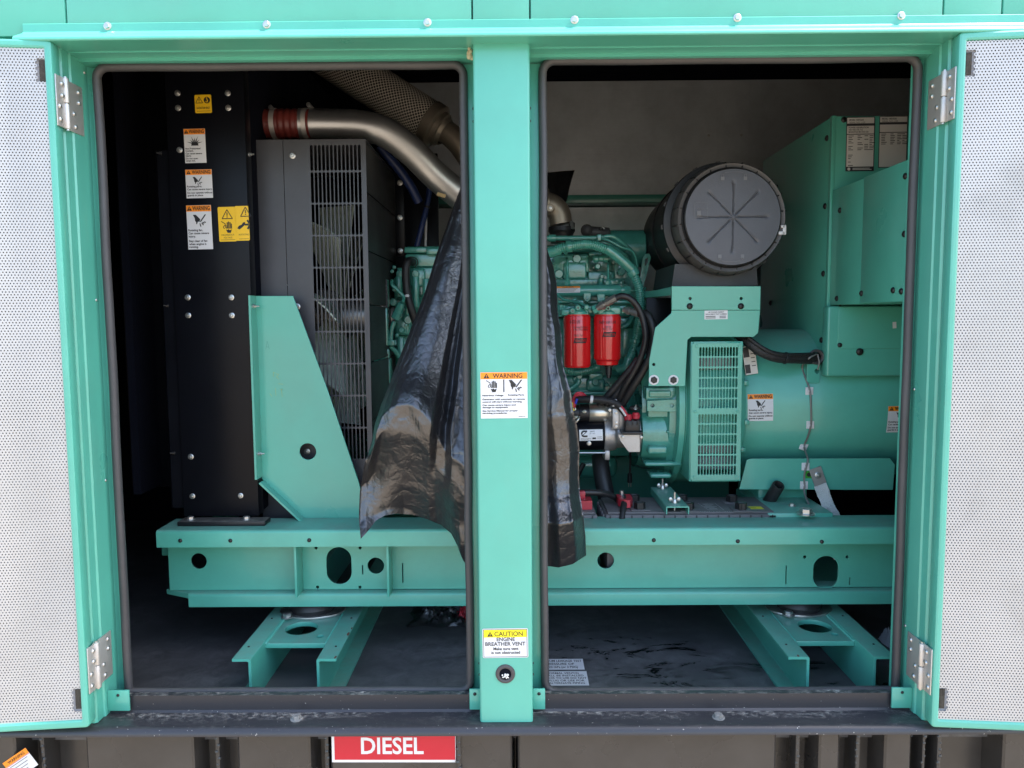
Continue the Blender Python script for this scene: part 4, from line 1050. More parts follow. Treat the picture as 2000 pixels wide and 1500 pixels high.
# fan shroud box with slotted guard
YS = 0.505
xs0, xs1 = P(499, 600, YS).x, P(721.5, 600, YS).x
zs1, zs0 = P(610, 272, YS).z, zT - 0.03
shr = thing('fan_shroud', (P(610, 1000, YS).x, 0.7, zT), 'charcoal sheet metal fan shroud with a tall slotted guard', 'fan shroud')
rows = [(283, 333)] + [(336 + 62.6 * i, 336 + 62.6 * i + 60) for i in range(9)]
hl = []
kx = S(YS)
xg = P(614, 600, YS).x
for (a, b) in rows:
    z1, z0 = P(665, a, YS).z, P(665, b, YS).z
    for i in range(13):
        x = xg + i * 7.65 * kx
        hl.append(rrect(x, x + 5.3 * kx, z0, z1, 2.4 * kx, 2))
xm = P(562.5, 600, YS).x
plate_front('guard_panel', 'shroud', shr, [(xm + .0006, zs0), (xs1, zs0), (xs1, zs1), (xm + .0006, zs1)], hl, YS, 0.0022, 0.0004)
plate_front('front_panel', 'shroud', shr, [(xs0, zs0), (xm - .0006, zs0), (xm - .0006, zs1), (xs0, zs1)], [], YS, 0.0022, 0.0004)
MB().box(xs0, xs1, YS + .0026, 1.02, zs1 - .003, zs1 - .0002, 0).build('top_panel', 'shroud', shr, 0)
zz = zs0
hs = [0.09, 0.18, 0.19, 0.19, 0.19, 0.10, 0.2]
z = zs0; i = 0
while z < zs1 - .02:
    h = [0.13, 0.145, 0.155, 0.15, 0.14, 0.15, 0.16, 0.15][i % 8]; z2 = min(z + h, zs1 - .004)
    MB().box(xs1 - .004, xs1 - .0005 - (i % 2) * .0018, YS + .004, 0.985, z, z2 - .003, .0012).build('side_panel', 'blade', shr)
    z = z2; i += 1
xq0, xq1 = P(772, 430, 1.0).x, P(791, 430, 1.0).x
MB().box(xq0, xq1, 0.99, 1.0, P(780, 500, .99).z, P(780, 330, .99).z, .001).build('rear_flange', 'black', shr)
for px, py in ((781, 357), (781, 425), (782, 490)): pbolt(shr, px, py, .99, 5.4, 'zinc', 'flange')
MB().box(P(760, 430, 1.0).x, P(850, 430, 1.0).x, 1.10, 1.12, P(780, 800, 1.1).z, P(780, 300, 1.1).z, .001).build('rear_baffle', 'black', shr)
for px, py in ((571.5, 304), (580.5, 599), (600, 882)): pbolt(shr, px, py, YS, 6.3, 'zinc', 'flange')

# cooling fan inside the shroud
fc = P(664, 618, 0.86)
fan = thing('cooling_fan', tuple(fc), 'pale green cooling fan turning behind the slotted guard', 'fan')
MB().lathe(fc + Vector((-.06, 0, 0)), (1, 0, 0), [(0, .03), (.003, .085), (.07, .085), (.075, .05), (.16, .045), (.162, .025)], 28).build('hub', 'castgrey', fan)
for k in range(9):
    th = R(k * 40 + 14); mb = MB(); nr, ns = 7, 5
    V = []
    for side in (0, 1):
        for i in range(nr):
            rr_ = .075 + .255 * i / (nr - 1); al = R(58 - 22 * i / (nr - 1)); d = Vector((0, math.cos(th), math.sin(th))); tn = Vector((0, -math.sin(th), math.cos(th)))
            for j in range(ns):
                sgn = (j / (ns - 1) - .5) * (.10 + .06 * i / (nr - 1))
                cam_ = .012 * (1 - (2 * j / (ns - 1) - 1) ** 2)
                q = Vector((math.cos(al), 0, 0)) * sgn + tn * (math.sin(al) * sgn) + (Vector((math.sin(al), 0, 0)) - tn * math.cos(al)) * (cam_ + side * .004)
                V.append(fc + d * rr_ + q)
    Fc = []
    for side in (0, 1):
        o = side * nr * ns
        for i in range(nr - 1):
            for j in range(ns - 1):
                q = (o + i * ns + j, o + i * ns + j + 1, o + (i + 1) * ns + j + 1, o + (i + 1) * ns + j)
                Fc.append(q if side else q[::-1])
    o = nr * ns
    ring = [j for j in range(ns)] + [i * ns + ns - 1 for i in range(1, nr)] + [(nr - 1) * ns + j for j in range(ns - 2, -1, -1)] + [i * ns for i in range(nr - 2, 0, -1)]
    for a, b in zip(ring, ring[1:] + ring[:1]): Fc.append((a, b, b + o, a + o))
    mb.add(V, Fc).build('blade', 'fan', fan, 40)

# ================================================================== charge air pipe and red hose
ip = thing('charge_air_pipe', tuple(P(700, 245, .62)), 'dull metal air pipe joined to the radiator by a red ribbed hose', 'pipe')
path = [P(585, 242, .60), P(650, 243, .61), P(705, 246, .62), P(755, 260, .64), P(805, 297, .67), P(850, 342, .70), P(900, 384, .73), P(960, 440, .77)]
MB().tube(spline(path, 8), 28.5 * S(.62), 28).build('pipe_body', 'pipe', ip, 50)
hp = [P(520, 242, .60), P(608, 242, .60)]
Lh = (hp[1] - hp[0]).length; n = 72
def hr(d):
    u = d / Lh; b = 27.5 * S(.6)
    if .30 < u < .72: return b * (1.0 - .07 * abs(math.cos((u - .30) / .42 * 3 * math.pi)) ** 3 + 0.035)
    return b * (1.015 if u < .06 or u > .96 else 1.0)
MB().tube([hp[0].lerp(hp[1], i / n) for i in range(n + 1)], hr, 32).build('ribbed_hose', 'redhose', ip, 60)
for u, bx_ in ((.20, (527, 212)), (.895, (601, 207))):
    c = hp[0].lerp(hp[1], u); w = .0065
    MB().lathe(c - Vector((w, 0, 0)), (1, 0, 0), [(0, 28.3 * S(.6)), (0.0005, 28.9 * S(.6)), (2 * w - .0005, 28.9 * S(.6)), (2 * w, 28.3 * S(.6))], 36, False).build('hose_clamp', 'steel', ip)
    b0 = P(bx_[0], bx_[1], .60)
    MB().cyl(b0 + Vector((.004, -.012, .002)), b0 + Vector((.014, .03, -.012)), .0062, 12, .001).build('clamp_screw', 'zinc', ip)
MB().box(-.009, .009, -.001, .001, -.006, .006, 0, 1, Matrix.Rotation(R(20), 3, 'Y')).v
tp = P(862, 381, .675)
tb = MB().box(tp.x - .012, tp.x + .012, tp.y - .0006, tp.y + .0006, tp.z - .006, tp.z + .006, 0, 1, Matrix.Rotation(R(18), 3, 'Y') @ Matrix.Rotation(R(-32), 3, 'X'))
tb.build('tape_piece', 'tape', ip, 0)

# exhaust with its woven wrap
ex = thing('exhaust_pipe', tuple(P(760, 200, 1.1)), 'exhaust pipe in a woven expanded metal heat wrap', 'exhaust')
a, b = P(630, 102, 1.1), P(845, 243, 1.05)
d = (b - a); Lg = d.length; x, y, z = frame(d); rw = 40 * S(1.08)
V, Fc, UV = [], [], []; na, nl = 48, 40
for i in range(nl + 1):
    for j in range(na + 1):
        an = 2 * math.pi * j / na; p = a + d * (i / nl)
        rr_ = rw * (1 + .012 * noise.noise(Vector((an * 2, i * .3, 0))))
        V.append(p + x * rr_ * math.cos(an) + y * rr_ * math.sin(an)); UV.append((j / na * 1.0, i / nl * Lg / (2 * math.pi * rw) * 1.0))
for i in range(nl):
    for j in range(na):
        o = i * (na + 1) + j; Fc.append((o, o + 1, o + na + 2, o + na + 1))
make('heat_wrap', V, Fc, 'wrap', ex, 60, UV)
u = d.normalized()
MB().lathe(b - u * .004, u, [(-.012, rw * 1.01), (-.01, rw * 1.06), (.020, rw * 1.05), (.024, rw * .98), (.026, rw * .82), (.040, rw * .80), (.043, rw * .70), (.052, rw * .66), (.056, rw * .60)], 40, False).build('end_collar', 'bronze', ex, 40)
path = [b + u * .03, P(880, 264, 1.04), P(905, 292, 1.04), P(925, 330, 1.06), P(940, 400, 1.1)]
MB().tube(spline(path, 7), rw * .55, 24).build('neck_pipe', 'bronze', ex, 50)

# blue hose and pale line behind the shroud
bh = thing('blue_hose', tuple(P(825, 430, .95)), 'blue hose dropping behind the radiator shroud', 'hose')
MB().tube(spline([P(842, 345, .98), P(838, 375, .97), P(832, 410, .96), P(822, 450, .95), P(813, 485, .95)], 6), 5.5 * S(.95), 12).build('hose_body', 'blue', bh, 60)
MB().cyl(P(834, 402, .958), P(833.3, 406, .958), 6.3 * S(.95), 12).build('hose_tie', 'blackplastic', bh)
wl_ = thing('pale_line', tuple(P(832, 450, 1.0)), 'thin pale line hanging beside the blue hose', 'tube')
MB().tube([P(832, 400, 1.0), P(832, 440, 1.0), P(831, 486, 1.0)], 2.6 * S(1.0), 8).build('line_body', 'white', wl_, 60)
bf_ = MB().tube(spline([P(740, 285, .8), P(775, 325, .82), P(800, 360, .84), P(818, 395, .86)], 6), 9 * S(.8), 10)
o = bf_.build('navy_strap', 'blue', None, 60); tag(o, 'dark blue strap slung under the air pipe', 'strap')
# ================================================================== control cabinet
YK = 0.60
kx0 = P(1619, 480, YK).x
kz1, kz0 = P(1690, 226, YK).z, P(1690, 722, YK).z
cab = thing('control_cabinet', (1.15, 0.9, kz0), 'tall teal green control cabinet with data plates at the alternator end', 'control cabinet')
MB().box(kx0, 1.55, YK, 1.18, kz0, kz1, 0.003).build('cabinet_shell', 'green', cab)
MB().box(kx0 - .0012, kx0 + .010, YK - .0018, YK + .012, kz0, kz1 + .001, 0.001).build('corner_strip', 'green', cab)
for px, py in ((1620, 270), (1616, 403), (1610, 535), (1606, 664)):
    q = PX(px - 4, py, kx0); bolt(cab, Vector((kx0 - .0005, YK + .03, q.z)), (-1, 0, 0), .0082, 'darkmetal', 'dome')
for px, py in ((1518, 366), (1506, 592)):
    q = PX(px, py, kx0); bolt(cab, Vector((kx0 - .0005, q.y, q.z)), (-1, 0, 0), .0085, 'darkmetal', 'dome')
pbolt(cab, 1648, 234, YK, 5.5, 'darkmetal', 'dome')
# breaker box standing out towards the doorway
bx = kx0 + 0.005; zb1 = P(1775, 312, 0.20).z; zb0 = P(1700, 591, 0.30).z
MB().box(bx, 1.45, 0.405, YK - .0005, zb0 - .001, zb1 - .001, .002).build('breaker_box', 'green', cab)
MB().box(bx - .004, 1.45, 0.185, 0.4045, zb0, zb1, .003).build('breaker_cover', 'green', cab)
for px, py in ((1641, 411), (1635, 583)):
    q = PX(px, py, bx); bolt(cab, Vector((bx - .0002, q.y, q.z)), (-1, 0, 0), .0075, 'darkmetal', 'dome')
for px, py in ((1683, 573), (1745, 567), (1761, 569), (1767, 457), (1769, 344)):
    q = PX(px, py, bx - .004); bolt(cab, Vector((bx - .0042, q.y, q.z)), (-1, 0, 0), .0072, 'darkmetal', 'dome')
# lower front panel
YP = 0.562
px0 = P(1616, 660, YP).x
zp1, zp0 = zb0 - .004, P(1690, 735, YP).z
MB().box(px0, 1.50, YP, YK - .0005, zp0, zp1, .006, 3).build('lower_panel', 'green', cab)
zs = P(1690, 681, YP - .003).z; xs = P(1637, 640, YP - .003).x
MB().box(xs, 1.49, YP - .003, YP - .0002, zs, zp1 - .003, .0012).build('access_cover', 'green', cab)
pbolt(cab, 1640, 674, YP - .003, 4.6, 'darkmetal', 'dome'); pbolt(cab, 1679, 687, YP - .003, 7, 'darkmetal', 'dome', 'blanking_plug')
pbolt(cab, 1641, 595, YP - .003, 3.2, 'darkmetal', 'rivet', 'slot_plug')
c = P(1747, 635, YP - .0032)
L = Label(front_fn(c, 4)); L.rect('card', -.005, .005, -.0085, .0085, .0003)
L.build(cab, False, [('card', 'blank_sticker', 'white')])
MB().box(P(1600, 740, YK).x, 1.5, YK + .004, 1.0, P(1690, 757, YK).z, kz0 - .0005, .004).build('pedestal_skirt', 'green', cab)
q0, q1 = P(1577, 705, YK - .01), P(1601, 748, YK - .01)
plate_front('pedestal_lug', 'green', cab, rrect(q0.x, q1.x, q1.z, q0.z, .004), [hole(1596, 725, 5, YK - .01, 14)], YK - .01, .006)
# data plates
def plate_label(x0, y0, x1, y1, foot, label):
    c = P((x0 + x1) / 2, (y0 + y1) / 2, YK - .0022); w, h = (x1 - x0) * S(YK), (y1 - y0) * S(YK)
    L = Label(front_fn(c, 0.4))
    L.rect('card', -w / 2, w / 2, -h / 2, h / 2, .0003)
    e = .002
    top = h / 2 - e; bot = -h / 2 + (h * .085 if foot else e)
    L.rect('field', -w / 2 + e, w / 2 - e, h / 2 - h * .12, top, Z1); L.rect('field', -w / 2 + e, w / 2 - e, h / 2 - h * .31, h / 2 - h * .165, Z1)
    L.rect('field', -w / 2 + e, w / 2 - e, bot, h / 2 - h * .325, Z1)
    ra = random.Random(int(x0))
    L.text('ink', 'MODEL: 100DSGAB', -w * .40, h * .43, .0042, Z2, w=w * .5, bold=.02); L.text('ink', 'SERIAL NO: L150', -w * .40, h * .385, .0038, Z2, w=w * .55)
    if foot:
        for i, t_ in enumerate(('POWER GENERATION', '1400 73RD AVE. N.E.', 'MINNEAPOLIS MN 55432 USA')): L.text('ink', t_, -w * .42, h * (.29 - .04 * i), .0040, Z2, w=w * (.7 if i != 1 else .5), bold=.02)
    rows_ = 19 if foot else 7
    for i in range(rows_):
        yy = h * (.145 - .032 * i)
        for j, xx in enumerate((-.42, -.10, .14, .32)):
            if foot and (j and i > 8 or ra.random() < .25): continue
            L.rect('ink', w * xx, w * (xx + ra.uniform(.08, .20)), yy, yy + .0017, Z2)
    if foot:
        L.poly('field', circ(-w * .38, -h * .458, .004, 14), Z1)
        L.rect('field', -w * .25, w * .35, -h * .452, -h * .44, Z1); L.rect('field', -w * .25, w * .42, -h * .475, -h * .463, Z1)
    L.build(cab, False, [('card', 'data_plate', 'tagdark'), ('field', 'print_field', 'silverlabel'), ('ink', 'lettering', 'print')], label=label)
plate_label(1653, 231, 1707, 332, True, 'data plate closer to the cabinet corner, full of columns')
plate_label(1717, 229, 1771, 325, False, 'data plate closer to the door seal, mostly blank')

# ================================================================== alternator
alt = thing('alternator', (P(1520, 790, .8).x, 0.8, P(1520, 960, .6).z), 'teal green alternator barrel with a slotted air guard', 'alternator')
ZA, YA, RA = zr(-0.255), 0.80, 0.218
xa0 = P(1458, 790, YA - RA).x
MB().lathe((xa0, YA, ZA), (1, 0, 0), [(-.03, RA * .97), (0, RA * .985), (.004, RA), (.60, RA)], 72, False).build('stator_barrel', 'green_in', alt, 50)
# fan housing ring around the drive end
xh0 = P(1341, 800, .56).x; xh1 = P(1452, 800, .56).x
MB().lathe((xh0, YA, ZA), (1, 0, 0), [(-.022, .215), (-.018, .238), (-.004, .243), (.0, .236), (xh1 - xh0 - .014, .236), (xh1 - xh0 - .004, .232), (xh1 - xh0 + .012, .222)], 72, False).build('fan_housing', 'green', alt, 40)
for an in (20, 48, -30, -8):
    p = Vector((xh1 + .014, YA - .222 * math.cos(R(an)), ZA + .222 * math.sin(R(an))))
    MB().box(p.x - .006, p.x + .006, p.y - .008, p.y + .004, p.z - .006, p.z + .006, .001).build('clamp_dog', 'green', alt)
# slotted guard box
YB = 0.525
gx0, gx1 = P(1350, 805, YB).x, P(1448, 805, YB).x
gz1, gz0 = P(1400, 670, YB).z, P(1400, 938, YB).z
ks = S(YB); hl = []
xg = P(1364.5, 805, YB).x
for grp0, grp1 in ((678, 800), (809, 930)):
    step = (grp1 - grp0) / 6
    for r_ in range(6):
        a, b = grp0 + r_ * step, grp0 + (r_ + 1) * step - 2.6
        z1, z0 = P(1402, a, YB).z, P(1402, b, YB).z
        for i in range(13):
            x = xg + i * 5.92 * ks
            hl.append(rrect(x, x + 4.1 * ks, z0, z1, 1.9 * ks, 2))
plate_front('air_guard', 'green', alt, rrect(gx0, gx1, gz0, gz1, .006), hl, YB, .003, .0006)
for a, b, c, d_ in ((gx0 - .0025, gx0 + .004, gz0 - .004, gz1 + .004), (gx1 - .004, gx1 + .0025, gz0 - .004, gz1 + .004)):
    MB().box(a, b, YB + .0035, YB + .20, c, d_, .002).build('guard_side', 'green', alt)
for c, d_ in ((gz1 - .003, gz1 + .004), (gz0 - .004, gz0 + .003), (P(1400, 803, YB).z - .002, P(1400, 803, YB).z + .004)):
    MB().box(gx0 + .0045, gx1 - .0045, YB + .0036, YB + .16, c, d_, .001).build('guard_web', 'green', alt)
for px, py in ((1361, 676), (1444, 676), (1358, 804), (1441, 804), (1356, 932), (1439, 932)):
    pbolt(alt, px, py, YB, 3.4, 'green', 'socketring')
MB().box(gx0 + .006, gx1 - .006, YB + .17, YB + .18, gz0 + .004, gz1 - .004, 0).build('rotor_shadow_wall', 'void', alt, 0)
for py in (708, 752, 832, 872, 904):
    c = P(1398, py, YB + .07)
    MB().box(c.x - .052, c.x + .045, c.y - .012, c.y + .03, c.z - .020, c.z + .018, .005, 2, Matrix.Rotation(R(random.uniform(-8, 8)), 3, 'X')).build('rotor_vane', 'rotor', alt)
# foot plate, legs
YFt = 0.56
plate_front('side_plate', 'green_in', alt, pp([(1444, 956), (1459, 898), (1468, 896), (1738, 895), (1748, 908), (1744, 957)], YFt), [], YFt, .006, .001)
MB().pbox(1481, 955, 1576, 992, .60, .80, .004).build('foot_block', 'green_in', alt)
MB().box(P(1500, 1000, .43).x, P(1628, 1000, .43).x, .43, .72, zT - .03, zr(-.500), .004).build('mount_pad', 'green_in', alt)
zm = zr(-.500)
for px, py, r_ in ((1574, 1004, .0155), (1547, 988, .0075)):
    q = PZ(px, py, zm); bolt(alt, Vector((q.x, q.y, zm)), (0, 0, 1), r_, 'zinc', 'hex')
# warning labels on the barrel
def awarp(X, Z): return YA - math.sqrt(max(1e-6, (RA + .0004) ** 2 - (Z - ZA) ** 2))
for cx, cy, lb in ((1485.5, 796, 'rotating parts label beside the slotted guard'), (1760, 819, 'rotating parts label half hidden by the door seal')):
    wl(cx, cy, 50 if cx < 1600 else 52, 53, 10, [('Rotating parts.', .62, .0046), ('Can cause severe injury.', .72, .0046), ('Do not operate without', .84, .0046), ('guards in place.', .93, .0046)],
       lambda L: cut_hand(L, -.001, .007, .024), lb, alt, YA - RA, awarp, 0.8)
# instruction tag behind the guard
c = P(1463, 706, .60)
L = Label(front_fn(c, 9)); L.rect('card', -.014, .020, -.036, .042, .0003); L.rect('dark', -.013, .001, -.032, -.008, Z1); L.rect('dark', -.013, .003, .012, .040, Z1)
for k in range(5): L.rect('ink', .006, .017, .03 - .011 * k, .032 - .011 * k, Z1)
L.build(alt, False, [('card', 'instruction_tag', 'silverlabel'), ('dark', 'tag_photo', 'tagdark'), ('ink', 'lettering', 'print')])
# green earth mark
c = P(1580, 927, YFt - .0003)
L = Label(front_fn(c, 0)); L.rect('card', -.009, .009, -.010, .010, .0003); L.poly('ink', circ(.000, 0, .006, 14), Z1)
L.build(alt, False, [('card', 'earth_label', 'greenlabel'), ('ink', 'earth_mark', 'print')])

# flywheel housing between engine and alternator
fly = thing('flywheel_housing', tuple(P(1300, 860, .75)), 'cast green flywheel housing nose beside the slotted guard', 'housing')
xn0, xn1 = P(1254, 850, .62).x, P(1334, 850, .62).x
cz = P(1290, 850, .62).z
MB().lathe((xn0, .70, cz), (1, 0, 0), [(0, .070), (.003, .078), (.02, .081), (.09, .092), (.108, .090), (.116, .075)], 40).build('starter_nose', 'green_eng', fly, 40)
MB().lathe((xn1 - .012, YA + .02, ZA - .01), (1, 0, 0), [(-.05, .17), (-.03, .222), (-.004, .228), (.018, .228)], 64, False).build('bell_rim', 'green_eng', fly, 40)
MB().lathe((xn0 + .05, YA + .04, ZA - .01), (1, 0, 0), [(-.045, .19), (.0, .20), (.06, .21)], 48, False).build('bell_body', 'green_eng', fly, 40)
for py, h, a, b in ((878, 15, 1264, 1302), (905, 8, 1258, 1330), (928, 9, 1268, 1310), (842, 6, 1300, 1334)):
    q0, q1 = P(a, py - h / 2, .62), P(b, py + h / 2, .62)
    MB().box(q0.x, q1.x, .606, .68, q1.z, q0.z, .006, 3).build('cast_rib', 'green_eng', fly)
q0, q1 = P(1262, 757, .60), P(1338, 781, .60)
MB().box(q0.x, q1.x, .60, .74, q1.z, q0.z, .003).build('cast_boss', 'green_eng', fly)
q0, q1 = P(1268, 763, .592), P(1311, 776, .592)
MB().box(q0.x, q1.x, .592, .601, q1.z, q0.z, .004, 3).build('cast_pad', 'green_eng', fly)
plate_front('tapped_bar', 'green_eng', fly, pp([(1264, 783), (1338, 779), (1338, 805), (1264, 803)], .588), [hole(1274.5, 792, 3.8, .588, 14), hole(1312.5, 792, 3.8, .588, 14)], .588, .02)
MB().box(P(1266, 792, .61).x, P(1336, 792, .61).x, .6095, .75, P(1300, 815, .61).z, P(1300, 782, .61).z, .003).build('cast_bridge', 'green_eng', fly)

# bracket that carries the air cleaner
YBr = 0.515
brk = thing('air_cleaner_bracket', tuple(P(1300, 755, YBr)), 'folded teal green bracket holding up the round air cleaner', 'bracket')
outl = [(1312, 606), (1485, 606), (1481, 650), (1472, 658), (1350, 658), (1343, 664), (1338, 754), (1267, 754), (1268, 705), (1280, 640), (1311, 612)]
plate_front('bracket_plate', 'green', brk, pp(outl, YBr), [hole(1277, 712, 3, YBr, 12)], YBr, .006, .001)
plate_front('bracket_head', 'green', brk, pp([(1312, 559), (1486, 559), (1485, 605.4), (1312, 605.4)], YBr - .003), [hole(1348, 583, 3, YBr - .003, 12), hole(1448, 583, 3, YBr - .003, 12)], YBr - .003, .009, .001)
for px in (1347, 1447): pbolt(brk, px, 598, YBr - .003, 6, 'darkmetal', 'dome')
for px in (1277, 1315):
    pbolt(brk, px, 742, YBr, 10, 'white', 'ring', 'washer'); pbolt(brk, px, 742, YBr, 7.0, 'darkmetal', 'hexcap')
q = P(1312, 560, YBr)
MB().box(q.x, P(1486, 560, YBr).x, YBr + .007, .85, q.z - .006, q.z, .001).build('bracket_shelf', 'green', brk)
MB().ext([(P(1250, 580, .80).x, .80), (q.x - .0005, YBr + .006), (q.x - .0005, .80)], 'z', q.z - .022, q.z - .004).build('shelf_gusset', 'green', brk, 0)
MB().box(P(1262, 650, .66).x, P(1312, 650, .66).x, .66, .665, P(1290, 720, .66).z, q.z - .025, .001).build('rear_web', 'black', brk)
c = P(1398.5, 615, YBr - .0003)
L = Label(front_fn(c, 0.5)); w, h = 45 * S(YBr), 17 * S(YBr)
L.rect('card', -w / 2, w / 2, -h / 2, h / 2, .0003)
L.text('ink', 'AIR CLEANER ELEMENT', 0, h * .25, .0030, Z1, w=w * .68, align='c', bold=.02); L.text('ink', 'REPLACEMENT PART NUMBERS', 0, h * .02, .0030, Z1, w=w * .9, align='c', bold=.02)
for yy in (-.2, -.38):
    L.rect('ink', -w * .45, -w * .02, h * yy, h * (yy + .08), Z1); L.rect('ink', w * .15, w * .42, h * yy, h * (yy + .08), Z1)
L.build(brk, False, [('card', 'part_number_label', 'white'), ('ink', 'lettering', 'print')])

# ================================================================== round air cleaner
cl = P(1431.5, 424, .50)
air = thing('air_cleaner', tuple(cl + Vector((0, .2, -.16))), 'big round black air cleaner with a ribbed grey lid', 'air cleaner')
D1 = (0, 1, 0)
rl = 91 * S(.5)
# the lid: a disc whose eight spokes are pressed in as grooves
V, Fc = [], []; nr, na = 26, 128
for i in range(nr + 1):
    rr_ = rl * i / nr
    for j in range(na):
        an = 2 * math.pi * j / na; dev = abs(((an / (math.pi / 4) + .5) % 1) - .5) * (math.pi / 4) * rr_
        wd = .0028 * (1 - .55 * rr_ / rl)
        dep = .0034 * max(0, 1 - (dev / wd) ** 2) if .06 * rl < rr_ < .74 * rl and dev < wd else 0
        V.append(cl + Vector((rr_ * math.cos(an), dep - .004 * (1 - (rr_ / rl) ** 2), rr_ * math.sin(an))))
for i in range(nr):
    for j in range(na): Fc.append((i * na + j, (i + 1) * na + j, (i + 1) * na + (j + 1) % na, i * na + (j + 1) % na))
lidm = make('lid', V, Fc, 'lid', air, 40)
for k in range(8):
    an = R(45 * k); a = cl + Vector((math.cos(an) * .012, -.0012, math.sin(an) * .012)); b = cl + Vector((math.cos(an) * rl * .72, .0008, math.sin(an) * rl * .72))
    x = Vector((-math.sin(an), 0, math.cos(an)))
    MB().add([a + x * .0022, a - x * .0022, b - x * .0006, b + x * .0006, a + x * .0022 + Vector((0, .003, 0)), a - x * .0022 + Vector((0, .003, 0)), b - x * .0006 + Vector((0, .003, 0)), b + x * .0006 + Vector((0, .003, 0))], [(3, 2, 1, 0), (0, 1, 5, 4), (1, 2, 6, 5), (2, 3, 7, 6), (3, 0, 4, 7)]).build('pressed_rib', 'blackplastic', lidm, 0)
MB().cyl(cl + Vector((0, -.0035, 0)), cl + Vector((0, -.0062, 0)), .0052, 16, .001).build('centre_button', 'lid', lidm)
MB().lathe(cl, D1, [(.0, rl * 1.0), (.002, rl * 1.022), (.014, rl * 1.03), (.020, rl * 1.08)], 96, False).build('lid_rim', 'blackplastic', air, 40)
MB().lathe(cl, D1, [(.016, rl * 1.06), (.012, rl * 1.135), (.018, rl * 1.16), (.060, rl * 1.20), (.066, rl * 1.18)], 96, False).build('lid_skirt', 'lidring', air, 30)
for k in range(20):
    an = R(18 * k + 7); rr_ = rl * 1.115
    p = [cl + Vector((math.cos(an) * q, dd, math.sin(an) * q)) for q, dd in ((rl * 1.06, .013), (rl * 1.165, .016), (rl * 1.20, .050))]
    MB().tube(p, .0016, 6).build('skirt_notch', 'blackplastic', air)
MB().lathe(cl, D1, [(.066, rl * 1.15), (.10, rl * 1.155), (.104, rl * 1.30), (.110, rl * 1.315), (.122, rl * 1.315), (.126, rl * 1.29), (.135, rl * 1.22)], 96, False).build('clamp_rim', 'blackplastic', air, 30)
for k in range(16):
    an = R(22.5 * k + 4); c = cl + Vector((math.cos(an) * rl * 1.318, .116, math.sin(an) * rl * 1.318))
    MB().box(c.x - .006, c.x + .006, c.y - .004, c.y + .010, c.z - .0025, c.z + .0025, .001, 1, Matrix.Rotation(-an + math.pi / 2, 3, 'Y')).build('rim_tooth', 'lidring', air)
MB().lathe(cl, D1, [(.126, rl * 1.24), (.30, rl * 1.24), (.305, rl * 1.27), (.32, rl * 1.27), (.325, rl * 1.22), (.52, rl * 1.20), (.56, rl * 1.0), (.57, rl * .5)], 72, False).build('filter_body', 'blackplastic', air, 30)
an = R(-14); c = cl + Vector((math.cos(an) * rl * 1.10, .010, math.sin(an) * rl * 1.10))
ck = MB()
for (x0, x1, z0, z1) in ((-.009, .006, -.012, -.004), (.002, .010, -.012, .012), (-.003, .006, .005, .012)):
    q = c + Vector(((x0 + x1) / 2, 0, (z0 + z1) / 2)); ck.box(q.x - (x1 - x0) / 2, q.x + (x1 - x0) / 2, q.y - .003, q.y + .006, q.z - (z1 - z0) / 2, q.z + (z1 - z0) / 2, .0008)
ck.build('locking_clip', 'white', air)
L = Label(front_fn(cl + Vector((0, -.0040, 0)), 0))
for sgn in (1, -1):
    for dx in (-.029, .029):
        cx, cy = dx - (.004 if sgn < 0 else -.0), sgn * .098
        L.rect('ink', cx - .0045, cx + .0045, cy - .006, cy + .003, .0003)
        L.strokes('ink', [(cx - .0025, cy + .003 * sgn), (cx - .0025, cy + .009 * sgn), (cx + .0025, cy + .009 * sgn), (cx + .0025, cy + .003)], .0010, .0004)
    L.strokes('ink', [(.028 * math.sin(t_) * 1.0 - (.004 if sgn < 0 else 0), sgn * (.098 + .012 + .003 * math.cos(t_ * 1.2))) for t_ in [(-1 + i / 6) for i in range(13)]], .0009, .0004)
L.rect('ink', -.093, -.083, -.0 + .004, .016, .0006)
L.text('ink', 'OPEN 4', -.092, .019, .005, .0006, w=.026)
L.strokes('ink', [(-.100, -.001), (-.066, -.001), (-.066, .035), (-.096, .037), (-.100, .033), (-.100, -.001)], .0008, .0005)
first = L.build(air, False, [('ink', 'moulded_marks', 'greytext')])
# saddle under the cleaner
q0, q1 = P(1314, 520, .56), P(1482, 559, .56)
MB().box(q0.x, q1.x, .56, .86, q.z + .0, q.z + .0 + .001, 0)
MB().ext([(q0.x + .008, P(1400, 515, .57).z), (q1.x - .004, P(1400, 520, .57).z), (q1.x, P(1400, 558.5, .57).z), (q0.x, P(1400, 558.5, .57).z)], 'y', .57, .85).build('saddle', 'rubber_hose', air, 20)

# black loom from the alternator into the cabinet
lm = thing('wiring_loom', tuple(P(1520, 690, .56)), 'black wiring loom entering the control cabinet above the barrel', 'cable')
MB().tube(spline([P(1435, 648, .62), P(1462, 668, .56), P(1490, 688, .545), P(1520, 698, .55), P(1560, 700, .575), P(1597, 702, .61), P(1625, 700, .66)], 8), 10.5 * S(.55), 16).build('loom_sleeve', 'wovenblack', lm, 60)
MB().tube(spline([P(1462, 660, .545), P(1490, 680, .53), P(1520, 692, .535), P(1560, 693, .56), P(1600, 692, .60)], 8), 4 * S(.55), 10).build('loom_wire', 'wovenblack', lm, 60)
for p in ((1478, 681), (1534, 699)):
    c = P(p[0], p[1], .552); MB().lathe(c - Vector((.003, 0, 0)), (1, .1, -.2), [(0, .0155), (.001, .0165), (.005, .0165), (.006, .0155)], 20, False).build('loom_tie', 'blackplastic', lm)
